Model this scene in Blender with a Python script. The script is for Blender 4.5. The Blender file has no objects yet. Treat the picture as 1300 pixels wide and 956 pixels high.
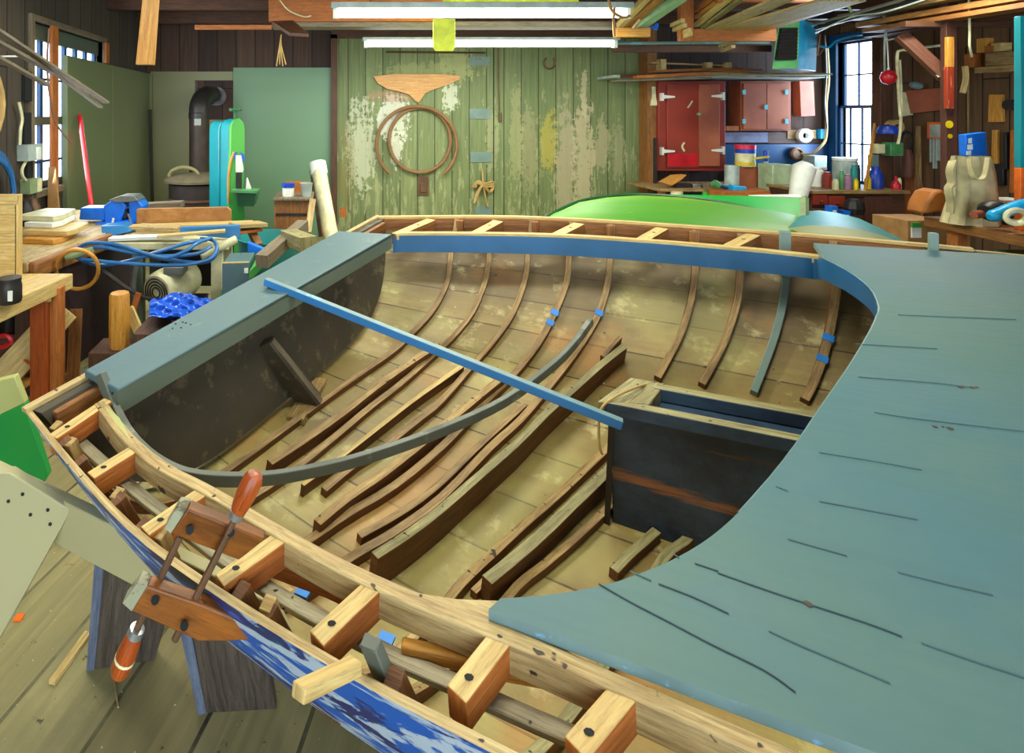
import bpy, math, random
from mathutils import Vector, Matrix
random.seed(7)
V = Vector
S = bpy.context.scene
COL = S.collection
F0, PX, PY, CAMZ = 720.0, 420.0, 145.0, 1.55

# ------------------------------------------------------------------ camera
cd = bpy.data.cameras.new('camera'); cam = bpy.data.objects.new('camera', cd); COL.objects.link(cam)
cam.location = (0, 0, CAMZ); cam.rotation_euler = (math.pi/2, 0, 0)
cd.sensor_width = 36; cd.lens = F0/1300*36; cd.clip_start = .02; cd.clip_end = 100
cd.shift_x = (650-PX)/1300; cd.shift_y = -(478-PY)/1300
S.camera = cam

def W(x, y, d):            # world point seen at (x,y) at distance d
    return V(((x-PX)/F0*d, d, CAMZ-(y-PY)/F0*d))
def Zp(x, y, z):           # world point seen at (x,y) at height z
    return W(x, y, (CAMZ-z)*F0/(y-PY))
def Xd(x, X):              # distance at which column x meets the plane X
    return X*F0/(x-PX)

# ------------------------------------------------------------------ materials
def srgb(c):
    f = lambda v: v/12.92 if v <= .04045 else ((v+.055)/1.055)**2.4
    return tuple(f(v/255) for v in c)+(1,)
class NT:
    def __init__(s, name):
        s.m = bpy.data.materials.new(name); s.m.use_nodes = True
        s.t = s.m.node_tree; s.n = s.t.nodes; s.l = s.t.links
        s.b = s.n['Principled BSDF']
    def a(s, typ, **k):
        n = s.n.new(typ)
        for q, v in k.items(): setattr(n, q, v)
        return n
    def ln(s, o, i): s.l.new(o, i)
    def inp(s, sock, v):
        if hasattr(v, 'is_output'): s.ln(v, sock)
        else: sock.default_value = v
    def math(s, op, a, b=0.0, c=None):
        n = s.a('ShaderNodeMath', operation=op); s.inp(n.inputs[0], a); s.inp(n.inputs[1], b)
        if c is not None: s.inp(n.inputs[2], c)
        return n.outputs[0]
    def mix(s, f, a, b, mode='MIX'):
        n = s.a('ShaderNodeMix', data_type='RGBA', blend_type=mode)
        s.inp(n.inputs[0], f); s.inp(n.inputs[6], a); s.inp(n.inputs[7], b); return n.outputs[2]
    def noise(s, vec, sc, det=4, rough=.55, dist=0):
        n = s.a('ShaderNodeTexNoise'); s.ln(vec, n.inputs['Vector']); n.inputs['Scale'].default_value = sc
        n.inputs['Detail'].default_value = det; n.inputs['Roughness'].default_value = rough; n.inputs['Distortion'].default_value = dist
        return n.outputs['Fac']
    def ramp(s, f, p0, p1, c0=(0,0,0,1), c1=(1,1,1,1)):
        n = s.a('ShaderNodeValToRGB'); s.ln(f, n.inputs[0]); e = n.color_ramp.elements
        e[0].position = p0; e[1].position = p1; e[0].color = c0; e[1].color = c1; return n.outputs[0]
    def coord(s, kind='UV', scale=(1,1,1), rot=(0,0,0), rnd=True):
        t = s.a('ShaderNodeTexCoord').outputs[kind]
        if rnd:
            oi = s.a('ShaderNodeObjectInfo'); c = s.a('ShaderNodeVectorMath', operation='ADD')
            cm = s.a('ShaderNodeCombineXYZ'); r = s.math('MULTIPLY', oi.outputs['Random'], 17.3)
            s.ln(r, cm.inputs[0]); s.ln(r, cm.inputs[1]); s.ln(r, cm.inputs[2])
            s.ln(t, c.inputs[0]); s.ln(cm.outputs[0], c.inputs[1]); t = c.outputs[0]
        m = s.a('ShaderNodeMapping'); s.ln(t, m.inputs[0]); m.inputs['Scale'].default_value = scale; m.inputs['Rotation'].default_value = rot
        return m.outputs[0]
    def bump(s, h, st=.3, d=.01):
        n = s.a('ShaderNodeBump'); s.ln(h, n.inputs['Height']); n.inputs['Strength'].default_value = st; n.inputs['Distance'].default_value = d
        s.ln(n.outputs[0], s.b.inputs['Normal'])
    def base(s, c, rough=.6, metal=0.0, spec=None):
        s.inp(s.b.inputs['Base Color'], c); s.inp(s.b.inputs['Roughness'], rough); s.b.inputs['Metallic'].default_value = metal
        if spec is not None: s.b.inputs['Specular IOR Level'].default_value = spec
        return s.m
def wood(name, c0, c1, rough=.6, stain=None, sa=.5, grain=(3.2, 62, 62), bs=.45, nails=False):
    k = NT(name); u = k.coord('UV', grain)
    g = k.noise(u, 1.6, 5, .6, .6); c = k.ramp(g, .3, .72, srgb(c0), srgb(c1))
    v = k.coord('UV', (1, 3, 3)); s2 = k.noise(v, 5.0, 6, .7)
    v3 = k.noise(k.coord('UV', (4, 40, 40)), 5, 4, .7); c = k.mix(k.math('MULTIPLY', k.ramp(v3, .5, .68), .45), c, srgb(tuple(q*.5 for q in c0)))
    if stain: c = k.mix(k.math('MULTIPLY', k.ramp(s2, .45, .7), sa), c, srgb(stain))
    if nails:
        sp = k.noise(k.coord('UV', (1, 1, 1)), 45, 1); c = k.mix(k.ramp(sp, .70, .73), c, srgb((50, 36, 24)))
    k.bump(g, bs, .004); return k.base(c, rough)
def paint(name, c, wear=None, wa=.3, rough=.45, sc=6, st=(1, 1, 1), tint=None, coord='Object', bs=.1):
    k = NT(name); o = k.coord(coord, st)
    n1 = k.noise(o, sc*.35, 4); b = k.mix(k.math('MULTIPLY', k.ramp(n1, .35, .65), .8), srgb(c), srgb(tint if tint else tuple(max(0, q*.85) for q in c)))
    n2 = k.noise(o, sc, 8, .68)
    if wear: b = k.mix(k.ramp(n2, 1-wa-.02, 1-wa+.03), b, srgb(wear))
    k.bump(n2, bs, .004); return k.base(b, rough)
def plain(name, c, rough=.5, metal=0.0, var=.12):
    k = NT(name); n = k.noise(k.coord('Object', (1,1,1)), 9, 4)
    b = k.mix(k.ramp(n, .3, .7), srgb(tuple(q*(1-var) for q in c)), srgb(tuple(min(255, q*(1+var)) for q in c)))
    return k.base(b, rough, metal)
def boards(name, c0, c1, seam, width=.2, length=3.2, rot=(0, 0, 0), rough=.75, mort=.006, extra=None, grain=(1.2, 22, 22), coord='Object', sw=None):
    k = NT(name); o = k.coord(coord, (1, 1, 1), rot, False)
    raw = o
    if sw:
        sp = k.a('ShaderNodeSeparateXYZ'); k.ln(o, sp.inputs[0]); cb = k.a('ShaderNodeCombineXYZ')
        k.ln(sp.outputs['xyz'.index(sw[0])], cb.inputs[0]); k.ln(sp.outputs['xyz'.index(sw[1])], cb.inputs[1]); o = cb.outputs[0]
    b = k.a('ShaderNodeTexBrick'); k.ln(o, b.inputs['Vector'])
    b.inputs['Scale'].default_value = 1; b.inputs['Mortar Size'].default_value = mort; b.inputs['Mortar Smooth'].default_value = .1
    b.inputs['Brick Width'].default_value = length; b.inputs['Row Height'].default_value = width; b.offset = .37
    b.inputs['Color1'].default_value = srgb(c0); b.inputs['Color2'].default_value = srgb(c1); b.inputs['Mortar'].default_value = srgb(seam)
    b.inputs['Bias'].default_value = 0
    m = k.a('ShaderNodeMapping'); k.ln(o, m.inputs[0]); m.inputs['Scale'].default_value = grain
    g = k.noise(m.outputs[0], 1.4, 6, .62, .5)
    c = k.mix(k.math('MULTIPLY', k.ramp(g, .3, .75), .55), b.outputs['Color'], srgb(tuple(q*.45 for q in c0)))
    if extra: c = extra(k, c, o)
    h = k.math('SUBTRACT', k.math('MULTIPLY', g, .3), b.outputs['Fac']); k.bump(h, .5, .006)
    return k.base(c, rough)

M = {}
M['pale'] = wood('pale_bare_wood', (150, 118, 66), (208, 186, 130), stain=(120, 96, 60), sa=.5, nails=True)
M['pale2'] = wood('yellow_pine_wood', (176, 146, 84), (222, 196, 128), stain=(180, 138, 66), sa=.5)
M['palegrey'] = wood('pale_grey_board', (138, 130, 104), (190, 184, 152), stain=(120, 96, 70), sa=.5, nails=True)
M['brownin'] = wood('brown_plank_wood', (112, 66, 26), (168, 112, 54), stain=(90, 56, 28), sa=.6)
M['orange'] = wood('orange_brown_wood', (150, 78, 24), (196, 118, 46), stain=(110, 56, 22), sa=.5)
M['ribside'] = wood('brown_timber_side_shade', (84, 50, 22), (136, 84, 38), stain=(56, 34, 18), sa=.5)  # frame sides: rust-brown wood, with their shade put into the darker tone
M['rib'] = wood('old_frame_wood', (124, 94, 54), (186, 154, 98), stain=(64, 44, 28), sa=.65)
M['ribpale'] = wood('worn_pale_frame_wood', (134, 102, 52), (196, 166, 104), stain=(92, 66, 40), sa=.6, nails=True)
M['ribgreen'] = wood('grey_green_timber', (112, 104, 62), (172, 164, 112), stain=(80, 66, 42), sa=.5, nails=True)
M['ribgrey'] = paint('grey_painted_frame', (112, 136, 128), (90, 80, 60), .35, .5, 14, coord='UV')
M['batten'] = paint('grey_painted_batten', (92, 98, 86), (120, 122, 108), .4, .45, 10, coord='UV')
M['bluebat'] = paint('blue_painted_batten', (52, 124, 186), (150, 190, 200), .3, .35, 8, coord='UV')
M['battop'] = paint('lit_blue_batten_top', (112, 142, 142), (110, 160, 190), .4, .4, 8, coord='UV')
M['coaming'] = paint('blue_coaming_paint', (28, 80, 118), (84, 112, 124), .3, .35, 12, st=(1, 1, 1), tint=(46, 100, 146), coord='Object')
M['greydeck'] = paint('blue_grey_deck_paint', (76, 104, 106), (94, 114, 108), .38, .5, 12, tint=(68, 98, 106), bs=.3)
M['greyface'] = paint('grey_green_beam_paint', (92, 104, 88), (112, 118, 98), .35, .45, 6)
M['char'] = paint('charcoal_inner_paint', (60, 55, 42), (96, 86, 60), .42, .6, 16, tint=(72, 64, 46), bs=.8)
M['grey'] = plain('grey_metal', (120, 124, 118), .4, .6)
M['dmetal'] = plain('dark_metal', (52, 48, 46), .45, .5)
M['steel'] = plain('bright_steel', (170, 176, 178), .3, .8)
M['rust'] = plain('rusty_steel', (112, 84, 62), .5, .6)
M['cream'] = plain('cream_plastic', (206, 202, 160), .4)
M['white'] = plain('white_plastic', (226, 228, 220), .4, var=.05)
M['bluehose'] = plain('blue_rubber_hose', (34, 96, 152), .35)
M['bluepaint'] = plain('bright_blue_enamel', (14, 104, 214), .35)
M['bluetarp'] = plain('blue_plastic_sheet', (20, 80, 196), .25)
M['tape'] = plain('blue_masking_tape', (10, 120, 210), .5)
M['red'] = plain('red_enamel', (186, 22, 34), .35)
M['redbr'] = paint('oxblood_cabinet_paint', (150, 54, 36), (196, 116, 80), .27, .45, 5, tint=(124, 38, 28))
M['redbr2'] = paint('brick_brown_cabinet_paint', (178, 100, 68), (180, 120, 92), .3, .5, 5, tint=(128, 62, 46))
M['black'] = plain('black_rubber', (24, 22, 24), .5)
M['brown'] = wood('dark_brown_wood', (58, 34, 22), (104, 64, 38), stain=(40, 26, 18), sa=.5)
M['tan'] = wood('tan_hardboard', (150, 98, 44), (190, 136, 74), grain=(6, 6, 6), stain=(120, 76, 36), sa=.5)
M['card'] = plain('cardboard', (150, 110, 62), .8)
M['canvas'] = plain('cream_canvas', (178, 166, 124), .9)
M['teal'] = paint('teal_enamel', (0, 150, 160), None, .1, .35, 5, tint=(10, 120, 130))
M['greenen'] = paint('bright_green_enamel', (74, 168, 50), None, .1, .35, 5, tint=(50, 140, 70))
M['dgreen'] = plain('dark_green_enamel', (30, 92, 54), .35)
M['seam'] = plain('dark_deck_seam', (34, 56, 62), .8)
M['seamfaint'] = plain('faint_deck_seam', (60, 88, 92), .8)
M['rustmark'] = plain('rust_mark', (84, 60, 40), .8)
M['hole'] = plain('dark_opening', (22, 26, 26), .9)
M['yellow'] = plain('yellow_plastic', (216, 190, 20), .4)
M['orangep'] = plain('orange_plastic', (224, 100, 20), .4)
M['pink'] = plain('red_plastic_lid', (214, 30, 60), .4)
M['blued'] = plain('deep_blue_plastic', (20, 60, 170), .35)
M['clear'] = plain('milky_plastic', (158, 172, 166), .3)
M['sage'] = plain('sage_enamel', (132, 152, 110), .4)
M['rope'] = plain('tan_rope', (176, 144, 88), .9)
M['hoop'] = wood('steamed_hoop_wood', (110, 76, 44), (156, 116, 74))
M['screwwood'] = wood('varnished_clamp_wood', (100, 58, 14), (160, 92, 24), rough=.45, stain=(70, 34, 10), sa=.7, grain=(2, 18, 18))
M['handle'] = wood('red_brown_handle_wood', (136, 54, 14), (184, 88, 30), rough=.3)
M['endgrain'] = paint('flaking_silver_end_paint', (150, 150, 120), (90, 84, 60), .45, .6, 40)
M['bare'] = wood('weathered_grey_wood', (96, 84, 66), (140, 126, 100), stain=(70, 60, 48), sa=.5)
M['sawh'] = paint('beige_painted_trestle', (176, 170, 124), (130, 126, 90), .3, .55, 4, tint=(168, 160, 120))
M['legdark'] = wood('dark_grey_weathered_wood', (52, 44, 40), (104, 92, 82), grain=(2, 60, 60), bs=.9)
M['legedge'] = wood('blue_grey_rough_edge', (70, 84, 110), (120, 130, 150), grain=(2, 60, 60), bs=.7)
M['greenboard'] = paint('emerald_green_board_paint', (10, 130, 62), None, .1, .35, 3, tint=(40, 160, 30))
M['creamboard'] = paint('cream_board_paint', (176, 180, 112), (120, 130, 80), .28, .4, 5)
M['hullgreen'] = paint('lime_green_hull_paint', (112, 166, 44), (176, 200, 110), .36, .45, 3, st=(.6, 3, 4), tint=(70, 150, 50), bs=.5)
M['hullgreen2'] = paint('emerald_hull_side_paint', (20, 178, 62), (70, 190, 80), .3, .4, 4)
M['olive'] = paint('olive_hull_paint', (148, 158, 84), (180, 180, 120), .3, .5, 4)
M['tealflat'] = paint('pale_teal_paint', (30, 140, 140), (70, 160, 150), .3, .5, 4)
M['sheet'] = paint('grey_green_wall_sheet', (112, 118, 82), None, .1, .5, 1.2, tint=(98, 112, 76))
M['sheet2'] = paint('sea_green_wall_sheet', (98, 136, 106), None, .1, .42, 1.2, tint=(104, 136, 100))
M['sheet3'] = paint('olive_wall_sheet', (130, 130, 92), None, .1, .5, 1.2, tint=(112, 116, 78))
M['hgreen'] = plain('heater_green_enamel', (74, 140, 84), .4)
M['hblue'] = plain('heater_blue_side', (20, 150, 204), .35)
M['winblue'] = paint('deep_blue_window_paint', (10, 74, 124), None, .1, .4, 4, tint=(12, 56, 100))
M['amber'] = wood('amber_wood', (176, 112, 34), (220, 164, 74), rough=.4)

def emis(name, c, st):
    k = NT(name); k.base(srgb(c)); k.b.inputs['Emission Color'].default_value = srgb(c); k.b.inputs['Emission Strength'].default_value = st; return k.m
M['tube'] = emis('glowing_tube', (255, 255, 240), 9)
def glass():
    k = NT('window_glass'); k.n.remove(k.b)
    t = k.a('ShaderNodeBsdfTransparent'); g = k.a('ShaderNodeBsdfGlossy'); g.inputs['Roughness'].default_value = .05
    mx = k.a('ShaderNodeMixShader'); mx.inputs[0].default_value = .06
    k.ln(t.outputs[0], mx.inputs[1]); k.ln(g.outputs[0], mx.inputs[2]); k.ln(mx.outputs[0], k.n['Material Output'].inputs[0]); return k.m
M['glass'] = glass()

# ------------------------------------------------------------------ mesh builder
WL = {}
class MB:
    def __init__(s): s.v = []; s.f = []; s.u = []; s.m = []
    def face(s, ids, uv, mi=0): s.f.append(list(ids)); s.u.append([tuple(q) for q in uv]); s.m.append(mi)
    def hexa(s, P8, mi=0, mtop=None, mend=None):   # P8: 4 at x0 end (--,+-,++,-+), 4 at x1 end ; long axis x
        b = len(s.v); s.v += [V(p) for p in P8]
        L = (V(P8[4])-V(P8[0])).length; w = (V(P8[1])-V(P8[0])).length; h = (V(P8[3])-V(P8[0])).length
        o = random.random()*3
        q = lambda a, m, uv: s.face([b+i for i in a], uv, m)
        q((0, 4, 5, 1), mi, [(0, o), (L, o), (L, o+w), (0, o+w)])                       # bottom
        q((1, 5, 6, 2), mi, [(0, o+w), (L, o+w), (L, o+w+h), (0, o+w+h)])               # +side
        q((2, 6, 7, 3), mi if mtop is None else mtop, [(0, o+w+h), (L, o+w+h), (L, o+2*w+h), (0, o+2*w+h)])  # top
        q((3, 7, 4, 0), mi, [(0, o+2*w+h), (L, o+2*w+h), (L, o+2*w+2*h), (0, o+2*w+2*h)])
        me = mi if mend is None else mend
        q((0, 1, 2, 3), me, [(o, 0), (o, w), (o+h, w), (o+h, 0)]); q((4, 7, 6, 5), me, [(o, 0), (o+h, 0), (o+h, w), (o, w)])
        return s
    def bar(s, p0, p1, w, h, up=(0, 0, 1), mi=0, mtop=None, mend=None, w1=None, h1=None):
        p0 = V(p0); p1 = V(p1); t = (p1-p0).normalized(); up = V(up)
        sd = up.cross(t)
        if sd.length < 1e-4: sd = V((1, 0, 0)).cross(t) if abs(t.x) < .9 else V((0, 1, 0)).cross(t)
        sd.normalize(); up = t.cross(sd).normalized()
        P = []
        for p, ww, hh in ((p0, w, h), (p1, w1 or w, h1 or h)):
            P += [p-sd*ww/2-up*hh/2, p+sd*ww/2-up*hh/2, p+sd*ww/2+up*hh/2, p-sd*ww/2+up*hh/2]
        return s.hexa(P, mi, mtop, mend)
    def box(s, x0, x1, y0, y1, z0, z1, mi=0, mtop=None):
        dx, dy, dz = x1-x0, y1-y0, z1-z0; c = V(((x0+x1)/2, (y0+y1)/2, (z0+z1)/2))
        if dx >= dy and dx >= dz: return s.bar((x0, c.y, c.z), (x1, c.y, c.z), dy, dz, (0, 0, 1), mi, mtop)
        if dy >= dz: return s.bar((c.x, y0, c.z), (c.x, y1, c.z), dx, dz, (0, 0, 1), mi, mtop)
        return s.bar((c.x, c.y, z0), (c.x, c.y, z1), dx, dy, (0, 1, 0), mi)
    def sweep(s, pts, w, h, ups=(0, 0, 1), mi=0, mtop=None, w1=None, h1=None):
        n = len(pts); pts = [V(p) for p in pts]; L = 0; o = random.random()*3; base = len(s.v)
        one = not isinstance(ups, list)
        w1 = w if w1 is None else w1; h1 = h if h1 is None else h1; Ls = []
        for i, p in enumerate(pts):
            t = (pts[min(i+1, n-1)]-pts[max(i-1, 0)]).normalized(); up = V(ups if one else ups[i])
            sd = up.cross(t).normalized(); up = t.cross(sd).normalized()
            if i: L += (p-pts[i-1]).length
            Ls.append(L); f = i/(n-1); ww = w+(w1-w)*f; hh = h+(h1-h)*f
            s.v += [p-sd*ww/2-up*hh/2, p+sd*ww/2-up*hh/2, p+sd*ww/2+up*hh/2, p-sd*ww/2+up*hh/2]
        per = [0, w, w+h, 2*w+h, 2*w+2*h]
        for i in range(n-1):
            for j in range(4):
                a = base+4*i+j; b_ = base+4*i+(j+1) % 4
                s.face((a, a+4, b_+4, b_), [(Ls[i], o+per[j]), (Ls[i+1], o+per[j]), (Ls[i+1], o+per[j+1]), (Ls[i], o+per[j+1])], mtop if (mtop is not None and j == 2) else mi)
        s.face([base, base+1, base+2, base+3], [(0, 0), (w, 0), (w, h), (0, h)], mi)
        e = base+4*(n-1); s.face([e+3, e+2, e+1, e], [(0, 0), (w, 0), (w, h), (0, h)], mi)
        return s
    def tube(s, pts, r, n=10, mi=0, closed=False, caps=True):
        pts = [V(p) for p in pts]; N = len(pts); base = len(s.v); L = 0; Ls = []
        t0 = (pts[1]-pts[0]).normalized(); ref = V((0, 0, 1)) if abs(t0.z) < .9 else V((1, 0, 0)); sd = ref.cross(t0).normalized()
        for i, p in enumerate(pts):
            if closed: t = (pts[(i+1) % N]-pts[i-1]).normalized()
            else: t = (pts[min(i+1, N-1)]-pts[max(i-1, 0)]).normalized()
            sd = (sd-t*sd.dot(t)).normalized(); up = t.cross(sd)
            if i: L += (p-pts[i-1]).length
            Ls.append(L); rr = r[i] if isinstance(r, (list, tuple)) else r
            for j in range(n):
                a = 2*math.pi*j/n; s.v.append(p+sd*math.cos(a)*rr+up*math.sin(a)*rr)
        c = 2*math.pi*(r[0] if isinstance(r, (list, tuple)) else r)
        for i in range(N if closed else N-1):
            i2 = (i+1) % N; l2 = Ls[i2] if i2 else L+.1
            for j in range(n):
                j2 = (j+1) % n
                s.face((base+i*n+j, base+i*n+j2, base+i2*n+j2, base+i2*n+j), [(Ls[i], c*j/n), (Ls[i], c*(j+1)/n), (l2, c*(j+1)/n), (l2, c*j/n)], mi)
        if caps and not closed:
            s.face([base+j for j in range(n)][::-1], [(0, 0)]*n, mi); s.face([base+(N-1)*n+j for j in range(n)], [(0, 0)]*n, mi)
        return s
    def lathe(s, prof, c, axis=(0, 0, 1), n=20, mi=0, mis=None, sx=1):
        ax = V(axis).normalized(); ref = V((1, 0, 0)) if abs(ax.x) < .9 else V((0, 1, 0)); e1 = (ref-ax*ref.dot(ax)).normalized(); e2 = ax.cross(e1); c = V(c)
        base = len(s.v)
        for r, z in prof:
            for j in range(n):
                a = 2*math.pi*j/n; s.v.append(c+ax*z+e1*math.cos(a)*r*sx+e2*math.sin(a)*r)
        for i in range(len(prof)-1):
            for j in range(n):
                j2 = (j+1) % n; r = prof[i][0]
                s.face((base+i*n+j, base+i*n+j2, base+(i+1)*n+j2, base+(i+1)*n+j), [(prof[i][1], 6.28*r*j/n), (prof[i][1], 6.28*r*(j+1)/n), (prof[i+1][1], 6.28*r*(j+1)/n), (prof[i+1][1], 6.28*r*j/n)], mis[i] if mis else mi)
        if prof[0][0] > 1e-4: s.face([base+j for j in range(n)][::-1], [(0, 0)]*n, mis[0] if mis else mi)
        if prof[-1][0] > 1e-4: s.face([base+(len(prof)-1)*n+j for j in range(n)], [(0, 0)]*n, mis[-1] if mis else mi)
        return s
    def prism(s, poly, vec, mi=0, mside=None):
        poly = [V(p) for p in poly]; vec = V(vec); n = len(poly); b = len(s.v)
        nr = V((0, 0, 0))
        for i in range(n): nr += poly[i].cross(poly[(i+1) % n])
        if nr.dot(vec) > 0: poly = poly[::-1]
        s.v += poly+[p+vec for p in poly]
        best = max(range(n), key=lambda i: (poly[(i+1) % n]-poly[i]).length); ux = (poly[(best+1) % n]-poly[best]).normalized()
        nn = vec.normalized(); uy = nn.cross(ux)
        uv = [(p.dot(ux), p.dot(uy)) for p in poly]
        s.face(range(b, b+n), uv, mi); s.face([b+n+i for i in range(n)][::-1], uv[::-1], mi)
        L = 0; T = vec.length; ms = mi if mside is None else mside
        for i in range(n):
            j = (i+1) % n; d = (poly[j]-poly[i]).length
            s.face((b+j, b+i, b+n+i, b+n+j), [(L+d, 0), (L, 0), (L, T), (L+d, T)], ms); L += d
        return s
    def grid(s, rows, mi=0, uvs=None, flip=False):
        b = len(s.v); n = len(rows[0])
        for r in rows: s.v += [V(p) for p in r]
        for i in range(len(rows)-1):
            for j in range(n-1):
                q = [(i, j), (i, j+1), (i+1, j+1), (i+1, j)]
                if flip: q = q[::-1]
                uv = [uvs[a][c] for a, c in q] if uvs else [(a*.1, c*.1) for a, c in q]
                s.face([b+a*n+c for a, c in q], uv, mi)
        return s
    def build(s, name, mats, parent=None, bevel=0, smooth=True, ang=35, origin=None, rv=(0, 0, 0)):
        if not isinstance(mats, (list, tuple)): mats = [mats]
        if parent is not None: o = WL[parent.as_pointer()]
        elif origin is not None: o = V(origin)
        else:
            xs = [p.x for p in s.v]; ys = [p.y for p in s.v]; zs = [p.z for p in s.v]
            o = V(((min(xs)+max(xs))/2, (min(ys)+max(ys))/2, min(zs)))
        me = bpy.data.meshes.new(name); me.from_pydata([tuple(p-o) for p in s.v], [], s.f)
        ul = me.uv_layers.new(name='UVMap'); k = 0
        for p, uv in zip(me.polygons, s.u):
            for t, li in enumerate(p.loop_indices): ul.data[li].uv = uv[t]
        for m in mats: me.materials.append(M[m] if isinstance(m, str) else m)
        for p, mi in zip(me.polygons, s.m): p.material_index = mi; p.use_smooth = smooth
        me.validate(); me.update()
        if smooth: me.set_sharp_from_angle(angle=math.radians(ang))
        ob = bpy.data.objects.new(name, me); COL.objects.link(ob)
        if parent is not None: ob.parent = parent
        else: ob.location = o
        WL[ob.as_pointer()] = o.copy()
        if bevel:
            b = ob.modifiers.new('bevel', 'BEVEL'); b.width = bevel; b.segments = 2; b.limit_method = 'ANGLE'; b.angle_limit = math.radians(40)
        return ob
def tag(o, label, cat, group=None):
    o['label'] = label; o['category'] = cat
    if group: o['group'] = group
    return o
def thing(name, label, cat, loc, group=None):
    o = bpy.data.objects.new(name, None); COL.objects.link(o); o.empty_display_size = .1; o.location = loc; WL[o.as_pointer()] = V(loc)
    return tag(o, label, cat, group)
def struct(o): o['kind'] = 'structure'; return o
def smoothpts(pts, k=4):
    pts = [V(p) for p in pts]; out = []
    for i in range(len(pts)-1):
        p0 = pts[max(i-1, 0)]; p1 = pts[i]; p2 = pts[i+1]; p3 = pts[min(i+2, len(pts)-1)]
        for j in range(k):
            t = j/k; out.append(.5*((2*p1)+(p2-p0)*t+(2*p0-5*p1+4*p2-p3)*t*t+(3*p1-p0-3*p2+p3)*t**3))
    return out+[pts[-1]]
def interp(x, tab):
    if x <= tab[0][0]: return tab[0][1]
    if x >= tab[-1][0]: return tab[-1][1]
    for i in range(len(tab)-1):
        if x <= tab[i+1][0]:
            x0, y0 = tab[i]; x1, y1 = tab[i+1]; t = (x-x0)/(x1-x0)
            m0 = (y1-(tab[i-1][1] if i else y0))/(x1-(tab[i-1][0] if i else x0)); m1 = ((tab[i+2][1] if i+2 < len(tab) else y1)-y0)/((tab[i+2][0] if i+2 < len(tab) else x1)-x0)
            h = x1-x0
            return (2*t**3-3*t*t+1)*y0+(t**3-2*t*t+t)*h*m0+(-2*t**3+3*t*t)*y1+(t**3-t*t)*h*m1


M['maroon'] = plain('dark_maroon_panel', (50, 30, 34), .7)
M['drum'] = plain('sooty_drum_metal', (52, 44, 42), .6, .3)
M['lidgrey'] = plain('dusty_lid', (104, 94, 70), .7)
M['pipe'] = plain('sooty_pipe_metal', (62, 50, 42), .55, .3)
M['lav'] = plain('lavender_paint', (120, 126, 160), .5)
M['hpale'] = plain('pale_blue_hinge_metal', (120, 190, 210), .4)
M['sagecan'] = plain('pale_green_tin', (164, 184, 150), .3)
M['lavcan'] = plain('mauve_can', (150, 110, 140), .4)
M['redst'] = paint('streaked_red_paint', (150, 50, 24), (200, 130, 90), .4, .5, 14, st=(3, 3, .6))
M['brownbr'] = wood('reddish_brace_wood', (84, 46, 30), (118, 70, 48))
M['leather'] = plain('tan_leather', (158, 92, 28), .6)
M['ygreen'] = plain('yellow_green_sheet', (190, 200, 30), .5)
M['mint'] = plain('mint_pipe', (140, 176, 130), .4)
M['redwood'] = wood('dark_red_wood', (66, 34, 26), (92, 52, 38))
# ================================================================== ROOM
YB = 7.2; XL = -2.33; XR = 6.32; CZ = 2.78
def yl(x): return Xd(x, XL)
def yr(x): return Xd(x, XR)
def floor_extra(k, c, o):
    n = k.noise(k.coord('Object', (1, 1, 1), rnd=False), 2.2, 8, .7); c = k.mix(k.math('MULTIPLY', k.ramp(n, .4, .62), .8), c, srgb((128, 122, 84)))
    n2 = k.noise(k.coord('Object', (1, 1, 1), rnd=False), 14, 8, .75); c = k.mix(k.ramp(n2, .62, .66), c, srgb((74, 66, 44)))
    n3 = k.noise(k.coord('Object', (1, 1, 1), rnd=False), 60, 2); return k.mix(k.ramp(n3, .73, .75), c, srgb((190, 190, 170)))
mfloor = boards('shop_floor_boards', (146, 132, 84), (172, 160, 108), (40, 34, 22), .25, 3.5, (0, 0, math.radians(-72)), .8, .006, floor_extra)
mdark = boards('dark_wall_boards', (60, 44, 38), (92, 68, 54), (18, 12, 12), .24, 3.0, rough=.85, sw='zx')
mdarky = boards('brown_side_wall_boards', (84, 60, 40), (124, 92, 60), (22, 14, 10), .22, 3.0, rough=.85, sw='zy')
mleftw = boards('grey_brown_side_wall_boards', (70, 62, 52), (92, 80, 66), (24, 18, 16), .24, 3.0, rough=.85, sw='zy')
mceil = boards('dark_ceiling_boards', (58, 44, 36), (74, 58, 44), (20, 14, 12), .2, 3.0, rough=.9)
struct(MB().box(XL-.1, XR+.1, -2.5, YB+.1, -.06, 0).build('floor', mfloor, origin=(0, 0, 0)))
struct(MB().box(XL-.1, XR+.1, -2.5, YB+.1, CZ, CZ+.08).build('ceiling', mceil, origin=(0, 0, CZ)))
def on_back(x, y, d=YB): return W(x, y, d)
bx = lambda x, d=YB: (x-PX)/F0*d
bz = lambda y, d=YB: CAMZ-(y-PY)/F0*d
# back wall with the stove pipe opening
m = MB(); ox0, ox1, oz0, oz1 = bx(248), bx(296), bz(152), bz(102)
m.box(XL-.1, ox0, YB, YB+.1, 0, CZ); m.box(ox1, XR+.1, YB, YB+.1, 0, CZ); m.box(ox0, ox1, YB, YB+.1, 0, oz0); m.box(ox0, ox1, YB, YB+.1, oz1, CZ)
m.box(ox0-.1, ox1+.1, YB+.35, YB+.4, oz0-.1, oz1+.1)
struct(m.build('wall_back', mdark, origin=(0, YB, 0)))
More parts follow.
